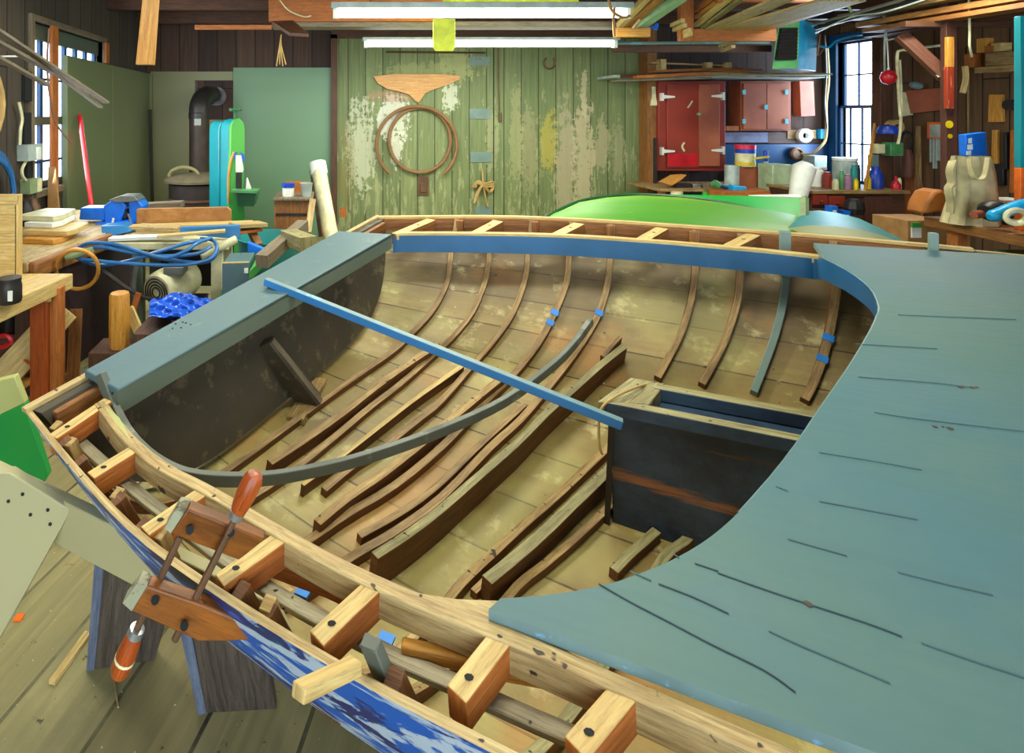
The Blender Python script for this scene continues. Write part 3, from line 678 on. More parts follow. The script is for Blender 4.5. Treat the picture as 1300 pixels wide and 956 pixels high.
# frames across the hull: (pixels top->bottom, width, height, material, extend up far side, extend up near side)
def frame(pxs, w, h, mat, far=True, near=True, name='frame', w1=None, tape=(), top=None):
    P = [hit_in(x, y) for x, y in pxs]; P = [p for p in P if p]
    A = [inv(p) for p in P]
    pts = []
    w *= .84
    if far:
        a0, l0, h0 = A[0]; u0 = l0/hbf(a0)
        for u in (.995, .985, .97, .95, .92):
            if u > u0+.01: pts.append(Q(a0, u*hbf(a0), hullh(a0, u*hbf(a0))))
    pts += P
    if near:
        a0, l0, h0 = A[-1]; u0 = l0/hbf(a0); da = (A[-1][0]-A[-3][0])/(A[-1][1]-A[-3][1]) if len(A) > 3 else 0
        da = max(-.6, min(.6, da))
        for u in (-.3, -.45, -.6, -.7, -.78, -.85, -.9, -.94, -.97, -.985, -.995):
            if u < u0-.03:
                a = a0+da*(u*hbf(a0)-l0)*.5; a = max(a, .12); pts.append(Q(a, u*hbf(a), hullh(a, u*hbf(a))))
    pts = smoothpts(pts, 3); nr = [hull_n(p) for p in pts]
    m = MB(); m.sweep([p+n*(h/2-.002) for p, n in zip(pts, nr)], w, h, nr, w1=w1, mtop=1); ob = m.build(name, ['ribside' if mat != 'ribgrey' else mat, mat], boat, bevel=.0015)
    for tx, ty in tape:
        p = hit_in(tx, ty)
        if p:
            i = min(range(len(pts)), key=lambda i: (pts[i]-p).length); n = nr[i]; t = (pts[min(i+1, len(pts)-1)]-pts[max(i-1, 0)]).normalized()
            c = pts[i]+n*(h-.001); MB().bar(c-t*.012, c+t*.012, w+.006, .003, n).build('masking_tape', 'tape', ob)
    return ob
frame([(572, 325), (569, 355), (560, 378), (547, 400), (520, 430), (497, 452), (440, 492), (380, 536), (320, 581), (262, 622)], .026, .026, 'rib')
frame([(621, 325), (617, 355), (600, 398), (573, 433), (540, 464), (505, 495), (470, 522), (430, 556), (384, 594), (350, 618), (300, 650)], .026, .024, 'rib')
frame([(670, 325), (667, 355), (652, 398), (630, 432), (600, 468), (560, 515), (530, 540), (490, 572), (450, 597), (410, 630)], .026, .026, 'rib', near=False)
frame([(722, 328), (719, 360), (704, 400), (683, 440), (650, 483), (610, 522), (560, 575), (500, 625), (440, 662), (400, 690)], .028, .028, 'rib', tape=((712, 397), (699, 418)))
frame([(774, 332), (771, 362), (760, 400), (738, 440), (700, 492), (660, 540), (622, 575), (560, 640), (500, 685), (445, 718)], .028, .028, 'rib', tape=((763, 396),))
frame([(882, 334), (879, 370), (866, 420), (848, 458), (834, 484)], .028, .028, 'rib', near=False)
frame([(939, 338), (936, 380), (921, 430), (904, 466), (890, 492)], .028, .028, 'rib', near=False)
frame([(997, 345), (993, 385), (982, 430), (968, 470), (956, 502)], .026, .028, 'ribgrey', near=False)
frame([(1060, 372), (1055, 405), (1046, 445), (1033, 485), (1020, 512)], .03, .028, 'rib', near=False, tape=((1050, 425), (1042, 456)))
# near-side pieces
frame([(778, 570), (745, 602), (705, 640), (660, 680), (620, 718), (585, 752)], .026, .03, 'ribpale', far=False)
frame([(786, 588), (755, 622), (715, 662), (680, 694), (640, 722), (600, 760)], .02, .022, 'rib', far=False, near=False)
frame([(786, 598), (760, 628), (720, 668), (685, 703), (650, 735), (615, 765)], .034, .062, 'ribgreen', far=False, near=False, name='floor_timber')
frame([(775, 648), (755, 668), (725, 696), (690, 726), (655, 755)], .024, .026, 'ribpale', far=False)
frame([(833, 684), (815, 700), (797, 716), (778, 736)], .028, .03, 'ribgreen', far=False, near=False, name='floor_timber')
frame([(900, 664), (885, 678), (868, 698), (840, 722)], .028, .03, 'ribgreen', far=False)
# floor timbers, taller than the frames
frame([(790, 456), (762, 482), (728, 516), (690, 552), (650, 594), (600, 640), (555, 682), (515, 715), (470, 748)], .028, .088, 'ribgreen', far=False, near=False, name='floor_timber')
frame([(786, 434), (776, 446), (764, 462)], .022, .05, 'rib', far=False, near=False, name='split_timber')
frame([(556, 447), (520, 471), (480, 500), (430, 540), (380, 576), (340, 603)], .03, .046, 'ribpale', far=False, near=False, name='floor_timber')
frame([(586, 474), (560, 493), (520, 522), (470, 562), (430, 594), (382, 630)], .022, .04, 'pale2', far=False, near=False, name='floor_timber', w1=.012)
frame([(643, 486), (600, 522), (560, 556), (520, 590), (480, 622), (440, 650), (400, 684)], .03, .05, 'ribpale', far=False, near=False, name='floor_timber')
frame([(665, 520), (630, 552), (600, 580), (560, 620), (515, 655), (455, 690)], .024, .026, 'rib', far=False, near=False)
# centreboard trunk
tk = thing  # trunk is a part of the boat
a0, a1, l0, l1, hb_, ht = 1.115, 2.15, .05, .17, -.60, -.245
def tmat():
    k = NT('dark_blue_trunk_paint'); o = k.coord('UV', (1, 1, 1), rnd=False); g = k.noise(k.coord('UV', (1.4, 14, 1), rnd=False), 2.6, 7, .7, .5)
    c = k.mix(k.ramp(k.noise(o, 5, 6, .7), .4, .6), srgb((40, 50, 66)), srgb((56, 78, 98)))
    sp = k.a('ShaderNodeSeparateXYZ'); k.ln(o, sp.inputs[0]); z = sp.outputs[1]; x = sp.outputs[0]
    line = k.math('SUBTRACT', 1.0, k.math('MULTIPLY', k.math('ABSOLUTE', k.math('SUBTRACT', z, k.math('SUBTRACT', .185, k.math('MULTIPLY', x, .06)))), 40))
    line = k.math('ADD', k.math('SUBTRACT', line, k.math('MULTIPLY', x, .9)), k.math('MULTIPLY', k.math('SUBTRACT', g, .5), 4.5)); c = k.mix(k.math('MULTIPLY', k.ramp(line, .3, 1.0), .85), c, srgb((176, 112, 66)))
    line = k.math('SUBTRACT', 1.0, k.math('MULTIPLY', k.math('ABSOLUTE', k.math('SUBTRACT', z, .305)), 60)); line = k.math('ADD', line, k.math('MULTIPLY', k.math('SUBTRACT', g, .6), 4))
    c = k.mix(k.math('MULTIPLY', k.ramp(line, .5, .8), .7), c, srgb((104, 72, 52)))
    c = k.mix(k.math('MULTIPLY', k.ramp(k.noise(o, 3.2, 5, .6), .58, .68), .6), c, srgb((72, 50, 44)))
    c = k.mix(k.ramp(k.noise(o, 40, 3, .6), .73, .75), c, srgb((130, 140, 140))); k.bump(g, .3, .004); return k.base(c, .4)
TM = tmat()
m = MB(); b0 = len(m.v); v8 = [Q(a, l, h) for a in (a0, a1) for l, h in ((l0, hb_), (l1, hb_), (l1, ht), (l0, ht))]
m.v += v8; Lx = a1-a0; H = ht-hb_
for ids, uv in (((3, 0, 4, 7), [(0, H), (0, 0), (Lx, 0), (Lx, H)]), ((1, 2, 6, 5), [(0, 0), (0, H), (Lx, H), (Lx, 0)]), ((0, 3, 2, 1), [(3, 0), (3, H), (3.12, H), (3.12, 0)]), ((4, 5, 6, 7), [(3, 0), (3.12, 0), (3.12, H), (3, H)]), ((2, 3, 7, 6), [(0, 5), (0, 5.12), (Lx, 5.12), (Lx, 5)]), ((0, 1, 5, 4), [(0, 5), (0, 5.1), (1, 5.1), (1, 5)])):
    m.face([b0+i for i in ids], uv)
tr = m.build('centreboard_trunk', TM, boat, bevel=.003)
m = MB(); m.bar(Q(a0-.02, l0-.002, ht+.018), Q(a1, l0-.002, ht+.018), .036, .036, BZ, 0, mtop=1); m.build('trunk_rail', [TM, 'sagep'] if 'sagep' in M else [TM, 'ribgreen'], tr, bevel=.003)
m = MB(); m.bar(Q(a0+.09, l1, ht+.018), Q(a1, l1, ht+.018), .04, .036, BZ, 0, mtop=1); m.build('trunk_rail', [TM, 'ribgreen'], tr, bevel=.003)
m = MB(); m.prism([Q(a0-.035, l0-.02, ht+.036), Q(a0+.09, l0-.02+.035, ht+.036), Q(a0+.12, l1+.02, ht+.036), Q(a0+.03, l1+.02, ht+.036)], BZ*(-.036), 0); m.build('trunk_end_cap', 'ribgreen', tr, bevel=.003)
m = MB(); m.bar(Q(a0-.012, l0-.012, hb_+.04), Q(a0+.0, l0-.012, ht), .014, .01, BL); m.build('end_strip', 'dmetal', tr)
# stick ends and the small blocks by the near rail
m = MB(); p = hit_plane(470, 815, .03); m.bar(p, p+V((.035, .02, -.10)), .026, .018, BL, 0); m.build('stub_post', 'batten', boat, bevel=.002)
m = MB(); p = hit_plane(1186, 300, .07); p = Q(inv(hit_plane(1187, 318, .02))[0], .955, .0); m.bar(p-BZ*.02, p+BZ*.075, .022, .022, BA, 0); m.build('stub_post', 'ribgrey', boat, bevel=.002)
for x, y0, y1 in ((995, 289, 316),):
    p = Q(inv(hit_plane(x, 306, 0))[0], .93, 0); m = MB(); m.bar(p-BZ*.12, p+BZ*.05, .035, .03, BA); m.build('frame_head', 'ribgrey', boat, bevel=.002)
for x in (567, 669, 771, 880):
    a = inv(hit_plane(x, 291, 0))[0]; p = Q(a, hbf(a)-.03, 0); m = MB(); m.bar(p-BZ*.13, p+BZ*(-.004), .04, .03, BA); m.build('frame_head', 'brownin', boat, bevel=.003)
for x, y in ((73, 540), (88, 563), (150, 627), (345, 762), (200, 682)):
    p = hit_plane(x, y, -.01); m = MB(); a, l, h = inv(p); l = -(hbf(a)-.022); m.bar(Q(a, l+.03, -.09), Q(a, l, -.006), .024, .02, BA); m.build('frame_head', 'ribpale', boat, bevel=.002)
# curved inner pieces seen through the near side frames
m = MB(); m.sweep(smoothpts([hit_plane(*q, -.06) for q in ((346, 716), (375, 727), (415, 741), (448, 757))], 3), .016, .035, BZ); m.build('curved_cleat', 'orange', boat, bevel=.002)
for x, y in ((385, 751), (490, 812), (552, 843)):
    p = hit_plane(x, y, -.12); m = MB(); m.bar(p-BA*.012, p+BA*.012, .022, .004, BZ); m.build('masking_tape', 'tape', boat)

# --- loose things lying on the boat
bb0 = hit_plane(337, 357, .052); bb1 = hit_plane(790, 539, -.192)
tag(MB().bar(bb0, bb1, .024, .024, BZ, 0, mtop=1).build('blue_batten', ['bluebat', 'battop'], bevel=.002), 'straight blue wooden batten laid from the stern deck to the centreboard trunk', 'batten')  # pale top face has the reflected light put into its colour
cb = [((127, 474), 1.40), ((138, 500), 1.385), ((152, 532), 1.34), ((172, 562), 1.27), ((205, 590), 1.22), ((250, 606), 1.22), ((330, 608), 1.27), ((400, 597), 1.34), ((470, 579), 1.42), ((560, 547), 1.55), ((640, 510), 1.70), ((700, 466), 1.86), ((728, 438), 1.95), ((750, 408), 2.06)]
P = []
for (x, y), d in cb:
    q = hit_in(x, y)
    if q is not None and d > q.y-.03 and x > 500: d = q.y-.03
    P.append(W(x, y, d))
ups = []
P = smoothpts(P, 4)
for i in range(len(P)):
    f = i/(len(P)-1); ups.append((BZ*(1-.55*max(0, 1-f*4))+V((.5, -.2, 0))*max(0, 1-f*4)).normalized())
tag(MB().sweep(P, .018, .026, ups).build('curved_batten', 'batten', bevel=.002), 'long grey steam-bent batten curving from the near stern corner across the ribs', 'batten')
r = .0035; rp = [Q(1.19, l1+.01, ht+.03), Q(1.165, l0+.06, ht+.05), Q(1.12, l0+.0, ht+.045), Q(1.09, l0-.03, ht+.02), Q(1.085, l0-.03, ht-.05), Q(1.088, l0-.035, ht-.08), Q(1.095, l0-.035, ht-.10)]
tag(MB().tube(smoothpts(rp, 5), r, 6).build('thin_rope', 'rope'), 'thin tan cord looped over the end of the centreboard trunk', 'rope')
m = MB(); m.sweep(smoothpts([hit_plane(*q, -.05) for q in ((510, 822), (560, 832), (620, 847), (690, 860), (760, 874))], 3), .016, .02, BZ)
tag(m.build('varnished_stick', 'amber', bevel=.003), 'varnished yellow stick lying under the nearest short deck beam', 'stick')
m = MB(); m.bar(W(378, 880, .60), W(452, 845, .66), .02, .014, (0, .3, 1)); 
tag(m.build('pine_stick', 'pale2', bevel=.002), 'pale yellow pine stick poking up outside the near rail', 'stick')
# dinghy cradle under the keel
for a in (.35, 2.4):
    m = MB(); z0 = Q(a, 0, zbf(a)-.03).z
    c = Q(a, 0, 0); m.box(c.x-.3, c.x+.3, c.y-.06, c.y+.06, 0, z0-.0)
    tag(m.build('keel_block', 'bare', bevel=.004), ('heavy timber block carrying the boat below the stern' if a < 1 else 'heavy timber block carrying the boat below the foredeck'), 'block')

# --- handscrew clamp on the near rail
YC = .86
hs = thing('handscrew_clamp', 'wooden handscrew clamp with red-brown handles gripping the near rail', 'clamp', W(250, 740, YC))
def jaw(tl, tr_, br, bl, d0, d1, dz, name):
    pts = [W(*tl, d0), W(*tr_, d1), W(*br, d1), W(*bl, d0)]
    m = MB(); m.prism(pts, V((.0, 1, 0))*dz); ob = m.build(name, 'screwwood', hs, bevel=.003)
    return ob
up = jaw((238, 646), (336, 686), (303, 712), (217, 678), .84, .88, .022, 'jaw')
MB().prism([W(238, 645, .8395), W(217, 678, .8395), W(208, 671, .8395), W(225, 643, .8395)], V((0, .0225, 0))).build('jaw_end', 'endgrain', up, bevel=.001)
lo = MB(); lo.prism([W(186, 744, .83), W(262, 770, .85), W(330, 800, .87), W(400, 843, .88), W(330, 812, .87), W(290, 815, .86), W(252, 815, .85), W(166, 776, .83)], V((0, .022, 0))); lo = lo.build('jaw', 'screwwood', hs, bevel=.003)
MB().prism([W(187, 744, .8295), W(167, 777, .8295), W(155, 766, .8295), W(175, 739, .8295)], V((0, .0225, 0))).build('jaw_end', 'endgrain', lo, bevel=.001)
def scr(a, b, hnd0, hnd1, d, nm):
    MB().tube([W(*a, d), W(*b, d)], .0055, 10).build('screw', 'rust', hs)
    h0, h1 = W(*hnd0, d), W(*hnd1, d); ax = h1-h0; L = ax.length
    ob = MB().lathe([(.006, -.002), (.0105, 0), (.0115, L*.12), (.0135, L*.25), (.0155, L*.5), (.0155, L*.85), (.012, L*.97), (.004, L)], h0, ax, 14).build('handle', 'handle', hs, ang=50)
    MB().lathe([(.0112, -.002), (.0122, L*.12), (.0112, L*.13)], h0, ax, 14).build('ferrule', 'steel', ob)
    if nm == 'b': MB().lathe([(.0158, L*.60), (.0158, L*.66)], h0, ax, 14).build('pale_band', 'cream', ob)
scr((288, 680), (222, 812), (299, 655), (325, 601), .855, 'a'); scr((298, 660), (285, 690), (299, 655), (325, 601), .855, 'a') if False else None
MB().tube([W(303, 648, .855), W(288, 680, .855)], .005, 10).build('screw', 'rust', hs)
scr((229, 680), (173, 800), (174, 799), (150, 857), .855, 'b')
for x, y, z_ in ((241, 673, .838), (293, 676, .852), (197, 762, .829), (234, 795, .834)): MB().tube([W(x, y, z_), W(x, y, z_+.008)], .006, 10).build('pivot_hole', 'hole', hs)

m = MB(); m.bar(W(262, 765, 1.02), W(440, 895, .88), .03, .045, (0, 0, 1)); tag(m.build('brown_timber', 'brownbr', bevel=.003), 'dark reddish-brown timber running under the near side of the boat', 'timber')
# --- trestle and boards at the lower left
tr_ = thing('trestle', 'beige painted wooden trestle with rough dark grey legs beside the near side of the boat', 'trestle', V((-.6, 1.4, 0)))
def quadprism(pts, vec, name, mat, parent, bev=.003, mside=None):
    m = MB(); m.prism([W(*p) for p in pts], vec, 0, 1 if mside else None); return m.build(name, [mat, mside] if mside else mat, parent, bevel=bev)
MB().hexa([W(-60, 622, 1.46)+V((0, .03, 0)), W(-60, 622, 1.46), W(-60, 568, 1.46), W(-60, 568, 1.46)+V((0, .03, 0)), W(395, 864, .98)+V((0, .03, 0)), W(395, 864, .98), W(345, 768, .98), W(345, 768, .98)+V((0, .03, 0))]).build('rail', 'sawh', tr_, bevel=.003)
quadprism([(12, 600, 1.24), (90, 648, 1.24), (-12, 832, 1.24), (-95, 832, 1.24), (-40, 600, 1.24)], V((0, .025, 0)), 'brace', 'sawh', tr_)
for x, y in ((11, 636), (29, 627), (39, 653), (61, 647), (64, 665)): MB().lathe([(.004, 0), (.004, .002)], W(x, y, 1.2405), (0, -1, 0), 8).build('screw', 'dmetal', tr_)
def leg(tx0, tx1, ty, dT, fx0, fx1):
    dF = lambda x: 1.58
    t0, t1 = W(tx0, ty, dT), W(tx1, ty+26, dT); f0, f1 = Zp(fx0, 850, 0.0), Zp(fx1, 838, 0.0)
    m = MB(); e = V((-.02, -.008, 0)); m.prism([t0, t1, f1, f0], V((0, .03, 0))-V((0, 0, 0)), 0)
    m.hexa([t0+e, t0, t0+V((0, .035, 0)), t0+e+V((0, .035, 0)), f0+e, f0, f0+V((0, .035, 0)), f0+e+V((0, .035, 0))], 1)
    return m.build('leg', ['legdark', 'legedge'], tr_, bevel=.001)
leg(134, 232, 694, 1.28, 120, 196)
t0, t1 = W(230, 740, 1.16), W(330, 790, 1.12); f0, f1 = Zp(262, 905, 0), Zp(350, 900, 0); e = V((-.02, -.008, 0))
m = MB(); m.prism([t0, t1, f1, f0], V((0, .03, 0)), 0); m.hexa([t0+e, t0, t0+V((0, .035, 0)), t0+e+V((0, .035, 0)), f0+e, f0, f0+V((0, .035, 0)), f0+e+V((0, .035, 0))], 1); m.build('leg', ['legdark', 'legedge'], tr_, bevel=.001)
gb = thing('painted_board', 'emerald green board with a cream top standing at the left edge of the floor', 'board', V((-1.2, 2.0, 0)))
quadprism([(18, 478, 1.98), (31, 512, 1.98), (-70, 560, 1.98), (-70, 500, 1.98)], V((0, .03, 0)), 'cream_band', 'creamboard', gb)
quadprism([(31, 512, 1.98), (61, 604, 1.98), (52, 618, 1.98), (20, 707, 1.98), (-60, 707, 1.98), (-70, 560, 1.98)], V((0, .03, 0)), 'green_field', 'greenboard', gb)
for pr, L in (((130, 560), 'thin orange chip'),): pass
m = MB(); q = Zp(24, 785, .001); m.box(q.x-.012, q.x+.012, q.y-.012, q.y+.012, 0, .006); tag(m.build('floor_chip', 'orangep', bevel=.001), 'tiny orange chip lying on the floor boards', 'chip')
m = MB(); m.bar(Zp(140, 830, .001)+V((0, 0, .004)), Zp(150, 900, 0)+V((0, 0, .004)), .004, .004); tag(m.build('pale_splinter', 'pale'), 'thin pale wood splinter on the floor by the dark leg', 'splinter')
m = MB(); m.bar(Zp(66, 870, 0)+V((0, 0, .006)), Zp(112, 806, 0)+V((0, 0, .006)), .02, .01); tag(m.build('floor_batten', 'pale2'), 'thin yellow strip of wood lying on the floor left of the dark leg', 'strip')
# ================================================================== LEFT SIDE
def part(mb, name, mat, parent, bev=.003, **k): return mb.build(name, mat, parent, bevel=bev, **k)
def pbox(m, x0, x1, y0, y1, d, dep, mi=0):     # frontal box from its front face in the picture
    a = W(x0, y1, d); b = W(x1, y0, d); return m.box(a.x, b.x, d, d+dep, a.z, b.z, mi)
# near bench
nb = thing('low_workbench', 'low rough wooden bench with an orange-brown corner leg, nearest bench at the left', 'workbench', V((-1.8, 2.8, 0)))
m = MB(); m.hexa([V((-2.25, 2.42, .62)), V((-1.49, 2.42, .62)), V((-1.49, 2.42, .70)), V((-2.25, 2.42, .70)), V((-2.25, 3.03, .62)), V((-1.376, 3.03, .62)), V((-1.376, 3.03, .70)), V((-2.25, 3.03, .70))]); part(m, 'bench_top', 'pale2', nb, .006)
m = MB(); m.box(-1.53, -1.44, 2.88, 3.0, 0, .64); part(m, 'leg', 'handle', nb, .004)
m = MB(); m.box(-1.44, -1.385, 2.90, 2.96, 0, .66); part(m, 'leg_facing', 'orange', nb, .004)
m = MB(); m.box(-2.2, -2.1, 2.88, 3.0, 0, .62); part(m, 'leg', 'orange', nb, .004)
m = MB(); m.bar(W(84, 392, 3.10), W(-8, 492, 2.88), .15, .05, (0, 1, 0)); part(m, 'brace', 'pale2', nb, .004)
m = MB(); m.box(-2.2, -1.56, 2.93, 2.98, .53, .62); part(m, 'apron', 'brown', nb)
m = MB(); m.prism([W(47, 368, 2.86), W(66, 362, 2.86), W(63, 384, 2.86), W(50, 383, 2.86)], (0, .02, 0)); part(m, 'gusset', 'pale2', nb)
# stuff under the near bench
def junk(name, mat, label, cat, pts, w, h, up=(0, 0, 1), grp=None, bev=.002): 
    m = MB(); m.bar(pts[0], pts[1], w, h, up); return tag(m.build(name, mat, bevel=bev), label, cat, grp)
junk('offcut_board', 'pale2', 'pale offcut board lying flat on the floor under the low bench', 'board', (V((-2.1, 2.95, .012)), V((-1.35, 2.75, .012))), .12, .02)
junk('offcut_board', 'amber', 'wide amber offcut leaning low beside the leg of the low bench', 'board', (V((-2.15, 3.15, .03)), V((-1.62, 3.08, .10))), .16, .02)
junk('offcut_board', 'bare', 'grey weathered offcut lying behind the low bench leg', 'board', (V((-1.55, 3.35, .02)), V((-.9, 3.2, .02))), .10, .03)
junk('offcut_board', 'pale', 'pale bent strip of wood on the floor below the long bench', 'board', (V((-1.5, 3.9, .02)), V((-.75, 3.5, .02))), .09, .025)
junk('offcut_board', 'brownin', 'brown splintered offcut standing against the leg of the low bench', 'board', (W(92, 490, 3.2), W(97, 392, 3.3)), .07, .02, (0, 1, 0))
m = MB(); m.tube(smoothpts([W(30, 456, 2.95), W(38, 462, 2.9), W(50, 460, 2.9), W(52, 448, 2.95), W(44, 440, 3.0), W(33, 447, 3.0)], 4), .006, 6, closed=False); tag(m.build('extension_cord', 'orangep'), 'looped orange cord lying under the low bench', 'cord')
m = MB(); m.tube(smoothpts([W(-8, 428, 2.8), W(8, 426, 2.8), W(14, 434, 2.8), W(4, 440, 2.8), W(-8, 438, 2.8)], 4), .012, 6); tag(m.build('extension_cord', 'red'), 'coiled red cord at the left edge under the low bench', 'cord')
for i, (x, y0, y1, c) in enumerate(((12, 386, 420, 'dmetal'), (34, 388, 418, 'grey'), (50, 384, 410, 'dmetal'))):
    p = W(x, y1, 3.25); h = (y1-y0)/F0*3.25; m = MB(); m.lathe([(.04, 0), (.042, .005), (.042, h-.02), (.036, h), (.0, h)], p, n=14)
    tag(m.build('old_can', c), ('dark can nearest the left edge under the low bench', 'grey can between two dark cans under the low bench', 'dark can behind the brace of the low bench')[i], 'can', 'cans under the low bench')
m = MB(); m.box(-2.2, -1.78, 3.2, 3.5, .06, W(0, 421, 3.25).z); m.box(-2.15, -2.08, 3.22, 3.48, 0, .06); m.box(-1.86, -1.79, 3.22, 3.48, 0, .06)
tag(m.build('low_shelf', 'brown', bevel=.003), 'dark low shelf box under the low bench carrying cans', 'shelf')
# long back bench
lb = thing('long_workbench', 'long workbench with a rough thick edge along the left wall, carrying the blue vise', 'workbench', V((-1.9, 3.7, 0)))
m = MB(); m.hexa([V((XL+.03, 3.06, .69)), V((-1.64, 3.06, .69)), V((-1.64, 3.06, .75)), V((XL+.03, 3.06, .75)), V((XL+.03, 4.75, .69)), V((-1.36, 4.75, .69)), V((-1.36, 4.75, .75)), V((XL+.03, 4.75, .75))]); part(m, 'bench_top', 'pale', lb, .006)
m = MB(); m.bar(V((-1.62, 3.07, .70)), V((-1.40, 4.3, .70)), .05, .095, BZ); part(m, 'rough_edge', 'brownin', lb, .012)
m = MB(); m.box(-1.74, -1.60, 3.12, 3.24, 0, .66); part(m, 'leg', 'brown', lb)
m = MB(); m.box(-1.6, -1.48, 4.2, 4.34, 0, .66); part(m, 'leg', 'brown', lb)
m = MB(); m.hexa([V((-1.64, 3.3, .0)), V((-1.60, 3.3, .0)), V((-1.60, 3.3, .66)), V((-1.64, 3.3, .66)), V((-1.50, 4.2, .0)), V((-1.46, 4.2, .0)), V((-1.46, 4.2, .66)), V((-1.50, 4.2, .66))]); part(m, 'side_panel', 'maroon' if 'maroon' in M else 'brown', lb)
m = MB(); m.lathe([(.0, 0), (.052, 0), (.055, .1), (.053, .27), (.047, .285), (0, .285)], W(152, 440, 3.0)-V((0, 0, .0)), n=9, sx=1)
lg = m.build('upright_log', 'amber'); tag(lg, 'short split amber log standing on end between the long bench and the saw', 'log')
zz = W(152, 440, 3.0).z; m = MB(); m.box(-1.25, -.98, 2.92, 3.12, 0, zz-.001); tag(m.build('log_stand', 'brown', bevel=.004), 'dark wooden box under the upright amber log', 'box')
# things on the benches
m = MB(); a = W(-25, 322, 2.75); cr = thing('pale_crate', 'pale yellow wooden crate at the left edge of the picture on the low bench', 'crate', V((-1.72, 2.8, .70)))
zt_ = W(0, 254, 2.78).z
m = MB(); m.box(-2.1, -1.635, 2.95, 2.96, .70, zt_-.05); part(m, 'front_panel', 'pale2', cr); m = MB(); m.box(-1.645, -1.63, 2.95, 3.0, .70, zt_); part(m, 'side_panel', 'pale2', cr)
m = MB(); m.box(-2.1, -1.63, 2.945, 2.96, zt_-.05, zt_); part(m, 'top_rail', 'pale2', cr); m = MB(); m.box(-2.1, -1.64, 2.985, 3.0, .70, zt_); part(m, 'back_panel', 'pale2', cr)
jr = thing('glass_jar', 'dark glass jar with a white label on the low bench below the pale crate', 'jar', V(W(12, 357, 2.56)))
m = MB(); p = W(12, 357, 2.56); p.z = .701; m.lathe([(.048, 0), (.052, .008), (.052, .075), (.048, .09), (.05, .1), (.05, .112), (0, .112)], p, n=20); part(m, 'glass', 'dmetal', jr, 0)
m = MB(); q = p+V((.026, -.046, .02)); m.box(q.x-.008, q.x+.012, q.y-.002, q.y+.004, q.z, q.z+.045); part(m, 'paper_label', 'white', jr, 0)
for i, (x0, x1, y0, y1, d, mt) in enumerate(((32, 82, 300, 306, 3.55, 'amber'), (33, 98, 292, 299, 3.62, 'pale2'), (36, 80, 286, 291, 3.7, 'white'), (25, 81, 278, 285, 3.75, 'cream'))):
    m = MB(); a = W(x0, y1, d); b = W(x1, y0, d); z0 = .752+(3-0)*0
    zb_ = .751+i*.035; m.prism([V((a.x, d-.05, zb_)), V((b.x-.03, d-.08, zb_)), V((b.x, d, zb_)), V((b.x-.02, d+.22, zb_)), V((a.x+.05, d+.25, zb_))], (0, 0, .033), 0)
    tag(m.build('curved_plank', mt, bevel=.004), ('bottom amber plank of the small stack on the long bench', 'pale plank second from the bottom of the stack on the long bench', 'white plank near the top of the stack on the long bench', 'cream plank on top of the stack on the long bench')[i], 'plank', 'planks stacked on the long bench')
m = MB(); m.prism([W(76, 267, 3.95), W(85, 266, 3.95), W(99, 290, 3.95), W(84, 292, 3.95)], (0, .05, 0)); tag(m.build('wood_wedge', 'pale2', bevel=.003), 'tan wooden wedge leaning behind the plank stack on the long bench', 'wedge')
m = MB(); m.prism([W(61, 212, 4.6), W(70, 212, 4.55), W(76, 278, 4.4), W(60, 276, 4.4)], (0, .02, 0)); tag(m.build('cardboard_strip', 'card', bevel=.002), 'brown cardboard strip standing in the lower left window', 'cardboard')
# blue vise
vd = 4.15; vs = thing('bench_vise', 'big bright blue bench vise with an anvil tail on the long bench', 'vise', V(W(140, 284, vd)))
def vp(poly, dep, name, mat='bluepaint', d=vd, bev=.008): return part(MB().prism([W(x, y, d) for x, y in poly], (0, dep, 0)), name, mat, vs, bev)
vp([(102, 264), (133, 264), (133, 280), (100, 279)], .14, 'screw_housing')
vp([(131, 262), (142, 254), (152, 251), (160, 262), (152, 284), (133, 283)], .16, 'fixed_jaw', d=vd-.01)
vp([(163, 253), (172, 250), (181, 262), (178, 284), (164, 284)], .15, 'moving_jaw', d=vd)
vp([(138, 254), (152, 249), (170, 249), (176, 255), (160, 257), (146, 257)], .16, 'jaw_plate', 'grey', d=vd-.02, bev=.004)
vp([(120, 284), (160, 281), (166, 290), (118, 291)], .2, 'swivel_base', d=vd-.05)
part(MB().tube([W(142, 286, vd-.08), W(144, 277, vd-.08)], .008, 8), 'lock_lever', 'white', vs, 0)
part(MB().tube([W(163, 272, vd-.1), W(169, 292, vd-.2)], .007, 8), 'turning_bar', 'steel', vs, 0)
vp([(152, 262), (158, 262), (163, 274), (158, 279)], .1, 'slide', 'dmetal', d=vd+.01, bev=.002)
# yellow loop
m = MB(); m.tube(arcp([W(98, 342, 3.3)], 27, 24, 3.3) if 'arcp' in globals() else [W(98+27*math.cos(t/30*6.283), 342+25*math.sin(t/30*6.283), 3.25+.06*math.sin(t/30*6.283)) for t in range(31)], .012, 8); tag(m.build('hose_loop', 'amber'), 'yellow hose loop hanging off the edge of the long bench', 'hose')
